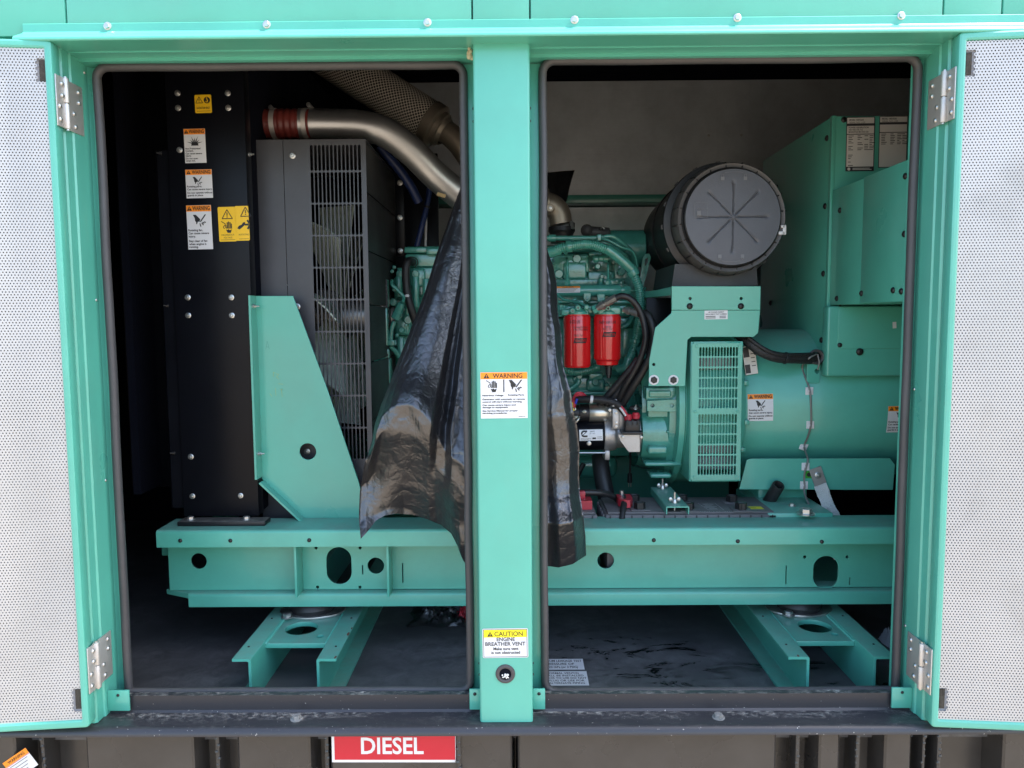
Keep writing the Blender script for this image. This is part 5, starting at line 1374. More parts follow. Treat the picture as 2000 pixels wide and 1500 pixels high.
MB().lathe(P(1594, 697, YK - .012), (0, -1, 0), [(0, .013), (.004, .015), (.006, .018), (.004, .021), (0, .021)], 24, False).build('entry_grommet', 'rubber', lm)
# sensor wire with adhesive mounts
sw = thing('sensor_wire', tuple(P(1580, 830, .58)), 'thin grey wire held down the barrel by white stick-on mounts', 'wire')
def onb(px, py, lift=.003):
    q = P(px, py, YA - RA); return Vector((q.x, min(awarp(q.x, q.z), YFt if q.z < P(1500, 895, YFt).z else 9) - lift, q.z))
pts = [P(1594, 692, YK - .02), P(1580, 700, .57), onb(1575, 718), onb(1578, 742), onb(1582, 764, .006), onb(1583, 800), onb(1583, 830, .006), onb(1580, 855), onb(1576, 875, .006), onb(1571, 893), onb(1567, 908, .006), onb(1564, 926), onb(1564, 944, .006), P(1571, 962, .55), P(1580, 986, .52)]
MB().tube(spline(pts, 5), 1.9 * S(.58), 8).build('wire_strand', 'wire', sw, 60)
MB().tube(spline([P(1597, 692, YK - .016), P(1600, 708, YK - .018), P(1597, 722, YK - .014)], 5), 1.6 * S(.58), 8).build('wire_tail', 'wire', sw, 60)
for px, py, rr_ in ((1582, 764, 0), (1583, 830, 0), (1576, 875, 20), (1567, 908, 0), (1564, 944, 0)):
    c = onb(px, py, .0015)
    mt = MB().box(c.x - .0105, c.x + .0105, c.y - .0012, c.y + .0012, c.z - .0105, c.z + .0105, .0008, 1, Matrix.Rotation(R(rr_), 3, 'Y')).build('stick_mount', 'white', sw)
    MB().box(c.x - .006, c.x + .006, c.y - .0055, c.y - .0013, c.z - .0025, c.z + .0025, .0008).build('mount_bridge', 'white', mt)
# braided earth strap
es = thing('earth_strap', tuple(P(1615, 980, .5)), 'flat braided metal earth strap bolted to the alternator side plate', 'earth strap')
lug = P(1597, 930, YFt - .004)
v, f = cutsheet(rrect(-.0165, .0165, -.024, .024, .002), [], .003, .0006)
rm_ = Matrix.Rotation(R(-20), 3, 'Y')
o = make('lug', [lug + rm_ @ Vector((x, -z - .002, y)) for x, y, z in v], f, 'castgrey', es, 25)
pbolt(es, 1597.5, 928, YFt - .0065, 6.3, 'zinc', 'flange')
cen = spline([P(1602, 947, YFt - .006), P(1610, 968, YFt - .02), P(1620, 994, .52), P(1632, 1018, .50), P(1638, 1045, .48), P(1640, 1090, .47)], 8)
ax = (rm_ @ Vector((1, 0, 0)))
ns = 14
for k in range(ns):
    for ph in (0, 1):
        pts = []
        for i, c in enumerate(cen):
            wv = .0165 * (1 + .05 * math.sin(i * .4)); s_ = (k / (ns - 1) * 2 - 1)
            u_ = s_ + (1 if ph else -1) * i * 0.13
            tri = abs(((u_ + 1) / 2 % 2) - 1) * 2 - 1
            pts.append(c + ax * wv * tri + Vector((0, (.0011 if ((i // 2 + k) % 2) ^ ph else -.0011), 0)))
        if k == 0 and ph == 0: strap = MB()
        strap.tube(pts, .0014, 5, False)
strap.v; so_ = strap.build('braid', 'braid', es, 60); so_['kind'] = 'stuff'
# loose rubber drain tube
dt = thing('drain_tube', tuple(P(1500, 985, .55)), 'short open black rubber tube leaning behind the batteries', 'tube')
a, b = P(1488, 1003, .60), P(1521, 947, .53); d = (b - a); L_ = d.length
MB().lathe(a, d, [(-.03, .0165), (L_ - .002, .0165), (L_, .0155), (L_, .0115), (L_ - .002, .0105), (L_ - .05, .0105)], 28, False).build('tube_body', 'rubber_hose', dt, 30)
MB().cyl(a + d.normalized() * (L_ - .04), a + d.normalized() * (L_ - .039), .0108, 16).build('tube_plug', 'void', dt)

# ================================================================== batteries
zb_t = zr(-.497)
def battery(x0, x1, y0, y1, label, full):
    b = thing('battery', ((x0 + x1) / 2, (y0 + y1) / 2, zb_t - .2), label, 'battery', 'black starter batteries behind the base rail')
    MB().box(x0 + .004, x1 - .004, y0 + .004, y1 - .004, zT - .213, zb_t - .030, .004).build('case', 'battery', b)
    MB().box(x0, x1, y0, y1, zb_t - .0295, zb_t - .006, .003).build('cover_skirt', 'battery', b)
    MB().box(x0 + .006, x1 - .006, y0 + .006, y1 - .006, zb_t - .0058, zb_t, .002).build('cover_top', 'battery', b)
    n = int((x1 - x0) / .028)
    for i in range(n + 1):
        xx = x0 + .012 + (x1 - x0 - .024) * i / n
        MB().box(xx - .0016, xx + .0016, y0 - .0022, y0 - .0002, zb_t - .028, zb_t - .007, .0006).build('skirt_rib', 'blackplastic', b)
    for i in range(5):
        yy = y0 + .02 + (y1 - y0 - .04) * i / 4
        MB().box(x0 - .006, x0 - .0003, yy - .007, yy + .007, zb_t - .045, zb_t - .008, .002).build('end_rib', 'battery', b)
    return b
bx0, bx1 = P(1182, 1005, .44).x, P(1515, 1012, .44).x
by0, by1 = .43, .605
bat = battery(bx0, bx1, by0, by1, 'whole black battery with vent caps under the green clamp bar', True)
def on_top(px, py, z=zb_t): return PZ(px, py, z)
for px, py in ((1238, 980), (1249, 995), (1331, 980), (1344, 996), (1429, 981), (1447, 996)):
    c = on_top(px, py); pd = MB().box(c.x - .024, c.x + .026, c.y - .022, c.y + .022, zb_t + .0002, zb_t + .003, .0012).build('vent_pad', 'battery', bat)
    k = MB(); pf = []
    for i in range(36):
        an = 2 * math.pi * i / 36; rr_ = .0140 * (1 + .10 * math.cos(6 * an)); pf.append((c.x + rr_ * math.cos(an), c.y + rr_ * math.sin(an)))
    k.ext(pf, 'z', zb_t + .003, zb_t + .0195); cp = k.build('vent_cap', 'blackplastic', bat, 30)
    MB().box(c.x - .007, c.x + .007, c.y - .0014, c.y + .0014, zb_t + .0196, zb_t + .0206, 0).build('cap_slot', 'lid', cp, 0)
def top_fn(c, rot=0):
    ca, sa = math.cos(R(rot)), math.sin(R(rot)); return lambda x, y, z: Vector((c.x + x * ca - y * sa, c.y + x * sa + y * ca, zb_t + z))
c = on_top(1473, 992); L = Label(top_fn(c)); L.rect('card', -.022, .022, -.014, .014, .0003); L.rect('ink', -.018, .004, -.002, .001, .0006); L.build(bat, False, [('card', 'yellow_sticker', 'lemon'), ('ink', 'lettering', 'print')])
c = on_top(1392, 990); L = Label(top_fn(c))
L.strokes('ink', [(-.03, .04), (.016, .04), (.02, -.036), (-.018, -.036), (-.03, .04)], .001, .0003)
ra = random.Random(3)
for k in range(7): L.rect('ink', -.022 + ra.uniform(0, .008), ra.uniform(.0, .014), .028 - .009 * k, .0305 - .009 * k, .0003)
L.text('ink', 'maintenance', -.05, -.052, .007, .0003, w=.10)
L.build(bat, False, [('ink', 'moulded_text', 'tagtext')])
b2x1 = P(1166, 1005, .44).x
bat2 = battery(b2x1 - .30, b2x1, by0, by1, 'black battery mostly hidden behind the hanging plastic', False)
# clamp bar across the batteries
kb = thing('battery_clamp', tuple(P(1310, 1012, .42)), 'green channel clamp bar with wing nuts across the battery', 'clamp bar')
zc_ = zb_t + .020; xA, xB = P(1323, 1010, .415).x, P(1284, 975, .62).x
w_ = .029; th = .0025
prf = [(-w_, -.020), (-w_, -.002), (-w_ + .002, 0), (w_ - .002, 0), (w_, -.002), (w_, -.020), (w_ - th, -.020), (w_ - th, -.003), (-w_ + th, -.003), (-w_ + th, -.020)]
V = [Vector((xA + a, .412, zc_ + b)) for a, b in prf] + [Vector((xA + .0 + a, .640, zc_ + b)) for a, b in prf]; n = len(prf)
MB().add(V, [(i, (i + 1) % n, n + (i + 1) % n, n + i) for i in range(n)] + [(0, 1, 2, 7, 8, 9), (3, 4, 5, 6, 7, 2), tuple(n + i for i in (9, 8, 7, 2, 1, 0)), tuple(n + i for i in (2, 7, 6, 5, 4, 3))]).build('channel_bar', 'green_in', kb, 20)
for yy in (.450, .615):
    c = Vector((xA, yy, zc_))
    MB().cyl(c + Vector((0, 0, -.11 if yy < .5 else -.11)), c + Vector((0, 0, .028)), .0028, 10).build('threaded_rod', 'zinc', kb)
    wn_ = MB(); wn_.lathe(c, (0, 0, 1), [(0, .008), (.002, .008), (.010, .0055), (.011, .003)], 16)
    for sg_ in (-1, 1): wn_.ball(c + Vector((sg_ * .0105, 0, .009)), .0062, 10, (.85, .35, 1.1))
    wn_.build('wing_nut', 'zinc', kb)
# battery leads
def lead(name, pts, r, label, cat='cable', m='rubber_hose'):
    o = thing(name, tuple(pts[0]), label, cat); MB().tube(spline(pts, 7), r, 12).build('cable_sleeve', m, o, 60); return o
tp = on_top(1219, 985)
ld = lead('battery_cable', [P(1212, 1032, .412), Vector((tp.x - .012, .45, zb_t + .006)), Vector((tp.x - .004, .485, zb_t + .016)), Vector((tp.x, .52, zb_t + .018))], .0085, 'black lead running from the red boot down over the rail')
bo = MB().ext([(tp.x - .020, .485), (tp.x - .008, .465), (tp.x + .008, .465), (tp.x + .018, .49), (tp.x + .017, .535), (tp.x - .019, .535)], 'z', zb_t + .004, zb_t + .024)
bo.build('terminal_boot', 'redcap', ld, 20)
MB().cyl((tp.x - .006, .525, zb_t + .020), (tp.x - .006, .525, zb_t + .036), .006, 12).build('terminal_stud', 'zinc', ld)
l2 = lead('battery_cable', [P(1128, 962, .50), P(1150, 962, .50), P(1175, 963, .51), P(1198, 970, .53), P(1208, 978, .54)], 6.2 * S(.5), 'black lead linking the two batteries with a red sleeve')
q0 = P(1138, 966, .495)
MB().box(q0.x - .012, q0.x + .006, q0.y - .012, q0.y + .012, q0.z - .013, q0.z + .011, .002).build('red_sleeve', 'redcap', l2)
q0 = P(1147, 992, .47)
b2 = MB().ext([(q0.x - .03, .455), (q0.x + .012, .462), (q0.x + .012, .515), (q0.x - .03, .52)], 'z', zb_t + .001, zb_t + .024).build('terminal_boot', 'redcap', l2, 20)
MB().tube(spline([P(1141, 975, .48), P(1144, 985, .48), P(1143, 992, .48)], 4), .003, 8).build('terminal_ring', 'zinc', l2)
# ================================================================== diesel engine
eng = thing('diesel_engine', tuple(P(1100, 905, .95)), 'teal green diesel engine behind the hanging black plastic', 'engine')
G = 'green_eng'
def epart(mb, name, m=G, sm=32): return mb.build(name, m, eng, sm)
YE = .92
e0, e1 = P(768, 700, YE).x, P(1258, 700, YE).x
MB().box(e0, e1, YE, 1.45, P(1100, 893, YE).z, P(1100, 620, YE).z, .012, 3).build('cylinder_block', G, eng)
MB().box(e0 + .01, e1 - .02, YE - .03, 1.40, P(1100, 619, YE).z, P(1100, 540, YE).z, .008, 3).build('cylinder_head', G, eng)
MB().box(P(792, 500, .92).x, e1 - .05, YE + .01, 1.35, P(1100, 539, YE).z, P(1100, 494, YE).z, .006, 3).build('rocker_case', G, eng)
MB().box(P(790, 500, .90).x, P(1225, 500, .9).x, .905, 1.36, P(1100, 492.5, .9).z, P(1100, 478, .9).z, .010, 3).build('rocker_cover', G, eng)
MB().box(P(780, 500, .9).x, P(1215, 500, .9).x, .955, 1.40, P(1100, 894, YE).z - .08, P(1100, 894, YE).z - .001, .03, 3).build('oil_pan', G, eng)
# block relief: bosses, ribs, pads and bolts
def boss(px, py, rpx, Y0, depth, name='cast_boss', inner=0):
    c = P(px, py, Y0); k = S(Y0)
    b = MB().lathe(c + Vector((0, depth, 0)), (0, -1, 0), [(0, rpx * k * 1.12), (depth - .004, rpx * k), (depth, rpx * k - .003)] + ([(depth, inner * k), (depth - .010, inner * k)] if inner else []), 20)
    return b.build(name, G, eng)
def pad(a, b, c, d, Y0, Y1, bv=.004, name='cast_pad'): return MB().pbox(a, b, c, d, Y0, Y1, bv, 3).build(name, G, eng)
# right-hand view ------------------------------------------------
pad(1082, 498, 1150, 532, .862, .93, .004, 'cover_panel'); boss(1127, 505, 9, .855, .02); boss(1106, 494, 4, .852, .03)
pad(1077, 530, 1100, 548, .87, .93); pad(1100, 512, 1146, 545, .858, .92, .006); pad(1148, 530, 1200, 556, .885, .93); pad(1085, 545, 1220, 558, .85, .93, .003, 'head_rail')
pad(1200, 500, 1230, 560, .89, .94); pad(1150, 492, 1172, 500, .84, .90); pad(1196, 552, 1228, 564, .85, .92)
for px, py, r_ in ((1122, 551, 5), (1092, 535, 9), (1176, 540, 5), (1124, 570, 4), (1168, 520, 6), (1215, 530, 8), (1208, 505, 9)): boss(px, py, r_, .85, .06)
for px, py in ((1172, 497), (1085, 551), (1205, 549), (1214, 552), (1160, 551), (1198, 481), (1202, 495), (1204, 511), (1150, 551)): pbolt(eng, px, py, .845, 3.2, G, 'flange')
# unit injector connector (pale)
c = P(1158, 506, .82); MB().lathe(c, (1, 0, .03), [(0, .006), (.004, .011), (.014, .012), (.018, .009), (.030, .009), (.032, .012), (.044, .012), (.046, .007), (.058, .006)], 18).build('pipe_union', G, eng)
for px, y0, y1 in ((1108, 510, 556), (1188, 514, 556)):
    MB().tube(spline([P(px - 1, y0 - 6, .86), P(px, y0, .82), P(px, (y0 + y1) / 2, .81), P(px, y1, .80)], 6), 2.6 * S(.81), 10).build('injector_line', G, eng, 60)
    MB().lathe(P(px, y1 + 4, .80), (0, 0, 1), [(0, 6.5 * S(.8)), (.016, 6.5 * S(.8)), (.018, 5 * S(.8)), (.024, 4 * S(.8))], 6).build('line_nut', G, eng)
MB().lathe(P(1174, 543, .83), (0, 0, -1), [(0, .006), (.002, .0085), (.02, .0085), (.024, .006)], 16).build('stub_plug', G, eng)
# fuel rail with label
YR_ = .79
a, b = P(1078, 568, YR_), P(1212, 567, YR_)
MB().lathe(a, b - a, [(0, 11.5 * S(YR_)), ((b - a).length - .006, 11.5 * S(YR_)), ((b - a).length, 9.5 * S(YR_)), ((b - a).length + .001, 7 * S(YR_)), ((b - a).length + .024, 6.5 * S(YR_)), ((b - a).length + .026, 3 * S(YR_)), ((b - a).length + .05, 2.8 * S(YR_))], 28).build('fuel_rail', G, eng, 40)
MB().lathe(P(1219, 566.5, YR_), (1, 0, 0), [(0, 8 * S(YR_)), (.018, 8 * S(YR_))], 6).build('rail_nut', G, eng)
rail_y = lambda X, Z: YR_ - math.sqrt(max(1e-7, (11.5 * S(YR_) + .0004) ** 2 - (Z - P(1145, 567.6, YR_).z) ** 2))
cL = P(1109, 566, YR_); k = S(YR_)
L = Label(front_fn(cL, .2, rail_y)); L.grid('card', -22 * k, 23 * k, -6 * k, 6.5 * k, .0002, 2, 8); L.grid('band', -22 * k, 23 * k, 3.2 * k, 6.4 * k, .0005, 2, 4)
L.text('ink', 'WARNING', -12 * k, 3.7 * k, 2.0 * k, .0008, w=22 * k, bold=.02)
for i in range(3): L.rect('ink', -20 * k, (18 - 3 * i) * k, (1.0 - 2.2 * i) * k, (1.8 - 2.2 * i) * k, .0006)
L.build(eng, False, [('card', 'rail_label', 'white'), ('band', 'header_band', 'orange'), ('ink', 'lettering', 'print')])
for px, py in ((1147, 581), (1174, 584)):
    plate_front('rail_bracket', G, eng, [(P(px, py, .775).x + a_ * S(.775), P(px, py, .775).z + b_ * S(.775)) for a_, b_ in ((-8, 10), (-7, -2), (-4, -7), (0, -8.5), (4, -7), (7, -2), (8, 10))], [], .775, .02, .002)
    pbolt(eng, px, py + 1.5, .775, 3.6, G, 'flange')
# top coolant tubes
def tubep(name, pts, rpx, m=G, n=12, par=None, k=8): 
    return MB().tube(spline([P(*q) for q in pts], k), rpx * S(pts[0][2]), n).build(name, m, par or eng, 60)
tubep('coolant_tube', [(1050, 465, .80), (1110, 465, .80), (1165, 465, .80)], 5)
MB().cyl(P(1071, 465, .80), P(1086, 465, .80), 7.2 * S(.8), 16, .002).build('tube_collar', G, eng)
MB().cyl(P(1164, 464, .80), P(1175, 464, .80), 6.5 * S(.8), 16, .002).build('tube_collar', G, eng)
pad(1167, 458, 1174, 470, .775, .79, .001, 'tube_clip')
tubep('coolant_tube', [(1172, 464, .80), (1196, 462, .80), (1216, 475, .81), (1234, 492, .82), (1242, 512, .83), (1243, 534, .84)], 4.2)
tubep('coolant_tube', [(1172, 465, .79), (1190, 470, .78), (1212, 482, .78), (1232, 489, .79), (1240, 500, .80), (1245, 520, .81)], 2.6)
tubep('coolant_tube', [(1150, 470, .83), (1185, 476, .83), (1225, 500, .85)], 4)
MB().lathe(P(1188, 486, 1.0), (1, 0, 0), [(0, 30 * S(1)), (.004, 36 * S(1)), (66 * S(1), 36 * S(1)), (68 * S(1), 34 * S(1))], 40).build('aftercooler_tank', G, eng)
# corrugated conduits
def conduit(pts, rpx, pitch=.0062, par=None, name='corrugated_conduit'):
    cen = spline([P(*q) for q in pts], 40); k = rpx * S(pts[0][2])
    L_ = sum((b_ - a_).length for a_, b_ in zip(cen, cen[1:])); n = int(L_ / (pitch / 6)); out = []; acc = 0; j = 0; step = L_ / n
    seglen = [(b_ - a_).length for a_, b_ in zip(cen, cen[1:])]; cum = [0]
    for s_ in seglen: cum.append(cum[-1] + s_)
    for i in range(n + 1):
        d_ = min(i * step, L_ - 1e-6)
        while cum[j + 1] < d_: j += 1
        out.append(cen[j].lerp(cen[j + 1], (d_ - cum[j]) / max(seglen[j], 1e-9)))
    return MB().tube(out, lambda d_: k * (1.02 - .16 * max(0, math.cos(2 * math.pi * d_ / pitch)) ** 2), 16).build(name, G, par or eng, 80)
conduit([(1085, 488, .76), (1112, 481, .75), (1150, 477, .75), (1188, 488, .755)], 9.5)
tubep('conduit_sleeve', [(1040, 497, .77), (1070, 494, .765), (1094, 487, .76)], 10.5)
tubep('conduit_sleeve', [(1185, 486, .752), (1202, 498, .752), (1222, 515, .752), (1236, 528, .754)], 10.5)
for px, py, dx, dy in ((1111, 481, 1, .15), (1237, 533, .5, -.85)):
    c = P(px, py, .753); d_ = Vector((dx, 0, dy)).normalized(); MB().cyl(c - d_ * .009, c + d_ * .009, 11.8 * S(.753), 18, .002).build('conduit_joint', G, eng)
conduit([(1238, 536, .755), (1248, 562, .755), (1251, 595, .76), (1247, 635, .77), (1240, 672, .78), (1228, 706, .79)], 9)
tubep('conduit_sleeve', [(1228, 700, .79), (1222, 716, .79), (1206, 722, .80)], 9.5)
conduit([(1095, 720, .84), (1125, 727, .83), (1155, 722, .83), (1172, 716, .83)], 7.5)
MB().cyl(P(1160, 719, .83), P(1172, 716, .83), 9 * S(.83), 16, .002).build('conduit_joint', G, eng)
conduit([(1195, 716, .83), (1205, 718, .82), (1214, 718, .81)], 7.5)
# lifting eye
v, f = cutsheet([(a_ * S(.9), b_ * S(.9)) for a_, b_ in ((-8, 0), (-2, 50), (0, 66), (5, 73), (12, 74), (16, 66), (13, 52), (3, 14), (-2, -2))], [[(a_ * S(.9), b_ * S(.9)) for a_, b_ in ((4, 52), (5, 63), (10, 66), (10, 58), (6, 50))]], .008, .001)
c = P(1255, 570, .90); make('lifting_eye', [c + Vector((x, -z, y)) for x, y, z in v], f, G, eng, 25)
MB().cyl(P(1235, 566, .86), P(1262, 563, .86), 2.5 * S(.86), 10).build('dipstick_tube', G, eng)
# filter heads
MB().box(P(1090, 607, .68).x, P(1226, 607, .68).x, .70, .80, P(1150, 612, .7).z, P(1150, 597, .7).z, .004, 3).build('filter_manifold', G, eng)
for px in (1127, 1186):
    MB().lathe(P(px, 617, .685), (0, 0, 1), [(0, 24 * S(.685)), (.010, 24 * S(.685)), (.018, 20 * S(.685)), (.024, 12 * S(.685))], 32).build('filter_head', G, eng)
pad(1168, 599, 1213, 614, .655, .72, .004, 'head_casting'); pad(1096, 604, 1150, 616, .662, .72, .004, 'head_casting'); pad(1214, 601, 1222, 612, .66, .70, .002, 'head_casting')
for px, py, r_ in ((1118, 607, 6), (1129, 601, 6), (1188, 602, 6.2)):
    boss(px, py, r_, .645, .03, 'tapped_boss', 2.5)
boss(1146, 600, 5.5, .645, .04)
MB().lathe(P(1163, 602, .66), (-.9, -.25, -.3), [(-.03, .010), (.004, .011), (.010, .011)], 6).build('hex_plug', G, eng)
MB().lathe(P(1158, 606, .64), (1, -.1, .45), [(0, .012), (.018, .012), (.020, .008)], 6).build('hose_nut', G, eng)
tubep('fuel_line', [(1085, 572, .74), (1100, 584, .72), (1120, 589, .70), (1134, 592, .68), (1143, 599, .665)], 2.6)
tubep('fuel_line', [(1092, 590, .75), (1106, 592, .76), (1125, 584, .77)], 3)
pad(1090, 586, 1118, 592, .73, .78, .003); pad(1120, 586, 1140, 594, .76, .80, .003); pad(1150, 586, 1235, 594, .83, .90, .004)
for px in (1097, 1101, 1094): MB().cyl(P(px, 596, .70), P(px, 618, .70), 3.2 * S(.7), 10).build('line_stub', G, eng)
# steel hose fittings and black fuel hoses
def fitting(pts, rs, Y, par, name='hose_fitting'):
    a_, b_ = P(*pts[0]), P(*pts[1]); d_ = b_ - a_; l_ = d_.length
    MB().lathe(a_, d_, [(0, rs * .7), (.001, rs * .8), (l_ * .18, rs * .8), (l_ * .20, rs * 1.12), (l_ * .38, rs * 1.12), (l_ * .40, rs * .75), (l_ * .48, rs * .72), (l_ * .50, rs), (l_, rs), (l_ + .0005, rs * .8)], 8).build(name, 'zinc', par, 30)
fh = thing('fuel_hose', tuple(P(1240, 620, .6)), 'thinner black fuel hose looping from the shiny angled fitting', 'hose')
fitting([(1166, 602, .635), (1204, 581, .605)], .0108, .62, fh)
tubep('hose_body', [(1202, 582, .606), (1216, 578, .60), (1233, 585, .60), (1248, 604, .60), (1258, 632, .60), (1261, 662, .60), (1254, 692, .605), (1240, 722, .615), (1222, 752, .63), (1205, 785, .66)], 6, 'rubber_hose', 14, fh)
fh2 = thing('fuel_hose', tuple(P(1270, 650, .6)), 'thicker black fuel hose from the dull straight fitting', 'hose')
fitting([(1218, 604, .655), (1252, 614, .625)], .0100, .62, fh2)
tubep('hose_body', [(1248, 612, .626), (1264, 614, .61), (1274, 634, .60), (1277, 662, .60), (1270, 694, .605), (1256, 724, .615), (1236, 756, .63), (1215, 790, .66)], 7.5, 'rubber_hose', 14, fh2)
hb = thing('hose_bundle', tuple(P(1215, 750, .64)), 'bundle of black cables sweeping down to the starter motor', 'cable')
for k_, (dx, dy) in enumerate(((-14, 0), (-4, 3), (8, 0), (16, 6))):
    tubep('cable_sleeve', [(1252 + dx * .4, 700 + dy, .625 + .008 * k_), (1240 + dx * .7, 722 + dy, .63 + .008 * k_), (1222 + dx, 748 + dy, .645), (1204 + dx * 1.2, 772 + dy, .655), (1188 + dx * 1.3, 792 + dy, .67)], 6.5 - .5 * (k_ % 2), 'wovenblack', 12, hb)
# wires up the back of the conduit
for q in ([(1246, 650, .80), (1244, 680, .80), (1238, 704, .82)], [(1256, 560, .82), (1260, 590, .82), (1254, 620, .82)], [(1240, 640, .82), (1236, 690, .83), (1230, 720, .84)]): tubep('wire_run', q, 3)
MB().lathe(P(1240, 666, .775), (.1, 0, 1), [(-.004, 10.5 * S(.775)), (.004, 10.5 * S(.775))], 18, False).build('cable_tie', G, eng)
# lower block
pad(1090, 735, 1215, 770, .875, .93, .008); pad(1085, 765, 1250, 772, .86, .93, .004, 'block_rib'); pad(1150, 728, 1178, 742, .84, .89, .005); pad(1146, 740, 1182, 764, .85, .90, .008)
pad(1215, 640, 1240, 700, .90, .95, .006); pad(1100, 625, 1110, 720, .90, .95, .006); pad(1205, 620, 1235, 640, .88, .95, .005); pad(1090, 780, 1125, 800, .86, .93, .006); pad(1225, 710, 1252, 800, .87, .95, .008)
boss(1163.5, 747, 7.5, .838, .04, 'drain_plug', 3.5); boss(1127, 742, 8, .85, .05); boss(1132, 736, 6, .83, .05); boss(1215, 742, 6, .85, .05); boss(1186, 752, 4, .85, .04, 'cast_boss'); boss(1238, 745, 4.5, .84, .05)
tubep('oil_tube', [(1132, 742, .82), (1126, 752, .82), (1110, 762, .83), (1095, 768, .85)], 5)
tubep('oil_tube', [(1235, 765, .83), (1243, 790, .83), (1242, 812, .84)], 3)
tubep('oil_tube', [(1213, 640, .85), (1228, 632, .85), (1236, 615, .86)], 5)
for px, py in ((1176, 742), (1184, 742), (1200, 690), (1226, 655), (1212, 660), (1220, 690), (1158, 652), (1157, 690), (1100, 700), (1104, 650), (1226, 735), (1246, 770)): pbolt(eng, px, py, .868, 3.2, G, 'flange')
pad(1150, 620, 1160, 720, .88, .95, .006)
# left-hand view ------------------------------------------------
pad(789, 482, 870, 494, .86, .93, .005, 'cover_lip'); pad(792, 496, 870, 521, .875, .93, .004, 'cover_panel'); pad(832, 484, 872, 497, .85, .88, .004)
pad(775, 522, 872, 552, .868, .93, .005); pad(778, 554, 850, 578, .875, .93, .006); pad(800, 524, 830, 560, .85, .90, .008)
for px in (781, 811): 
    boss(px, 535, 8, .842, .04); pbolt(eng, px, 535, .842, 4.2, G, 'flange')
for px, y0, y1 in ((779, 540, 580), (812, 540, 600), (832, 545, 590), (796, 560, 620)): MB().cyl(P(px, y0, .85), P(px, y1, .85), 7 * S(.85), 12, .002).build('cast_column', G, eng)
for px, py in ((766, 530), (770, 522), (788, 605), (793, 636), (775, 655), (782, 618), (790, 590), (770, 566)): pbolt(eng, px, py, .835, 3.6, G, 'flange')
ring = MB(); c = P(804, 512, .84)
ring.tube([c + Vector((12 * S(.84) * math.cos(R(a_)), 0, 10 * S(.84) * math.sin(R(a_)))) for a_ in range(-60, 200, 20)], .0016, 8); ring.build('wire_clip', 'darkmetal', eng)
bh2 = thing('breather_hose', tuple(P(800, 580, .8)), 'black hose with a white tie in front of the engine end', 'hose')
tubep('hose_body', [(806, 512, .85), (798, 510, .81), (793, 522, .80), (793, 548, .80), (796, 575, .80), (803, 602, .80), (812, 630, .81)], 7.6, 'rubber_hose', 16, bh2)
c = P(796, 578.5, .80); MB().lathe(c, (.15, 0, 1), [(-.0026, 8.1 * S(.8)), (.0026, 8.1 * S(.8))], 18, False).build('white_tie', 'white', bh2)
MB().box(c.x - .004, c.x + .006, c.y - .016, c.y - .011, c.z - .003, c.z + .005, .001).build('tie_head', 'white', bh2)
# front bracket strip with dark tag, connectors
pad(743, 602, 757, 675, .765, .80, .002, 'front_strip'); pad(748, 682, 760, 700, .78, .80, .002, 'strip_lug'); pad(752, 700, 762, 800, .79, .84, .003, 'front_strip')
pad(743, 546, 757, 601.5, .768, .80, .001, 'tag_strip')
c = P(750, 574, .7675); L = Label(front_fn(c, 0)); k = S(.7675)
L.rect('card', -7 * k, 7 * k, -27 * k, 27 * k, .0003)
ra = random.Random(5)
for i in range(16): L.rect('ink', -5.5 * k, ra.uniform(-2, 5) * k, (24 - 3.1 * i) * k, (25.4 - 3.1 * i) * k, .0006)
L.poly('ink', circ(-4 * k, -25 * k, 1.8 * k, 10), .0006)
L.build(eng, False, [('card', 'dark_tag', 'tagdark'), ('ink', 'lettering', 'tagtext')])
pbolt(eng, 750, 669, .765, 5, G, 'flange'); pbolt(eng, 756, 693, .78, 2.4, 'darkmetal', 'rivet')
pad(757, 664, 770, 675, .77, .82, .002, 'strip_foot')
tubep('sensor_lead', [(766, 548, .80), (766, 556, .79), (778, 568, .79), (788, 580, .79), (786, 592, .78)], 3.6)
a_, b_ = P(784, 592, .78), P(770, 628, .79)
MB().lathe(a_, b_ - a_, [(0, .009), (.004, .012), (.030, .0125), (.031, .014), (.05, .014), (.052, .008)], 8).build('plug_connector', G, eng)
tubep('sensor_lead', [(770, 628, .79), (765, 645, .79), (763, 668, .79)], 4.4)
conduit([(762, 676, .80), (772, 686, .81), (782, 700, .83)], 4.5, .005)
pad(770, 620, 800, 655, .85, .93, .010); pad(775, 655, 790, 800, .87, .93, .008); boss(797, 625, 9, .83, .06); boss(784, 645, 6, .83, .06); boss(768, 590, 8, .84, .06)
MB().lathe(P(742, 720, .95), (1, 0, 0), [(0, .05), (.002, .115), (.016, .12), (.02, .10), (.024, .10), (.028, .12), (.04, .115), (.042, .05)], 40).build('belt_pulley', G, eng)
MB().cyl(fc + Vector((.10, 0, 0)), P(772, 618, .90), .034, 24).build('fan_shaft', 'castgrey', eng)

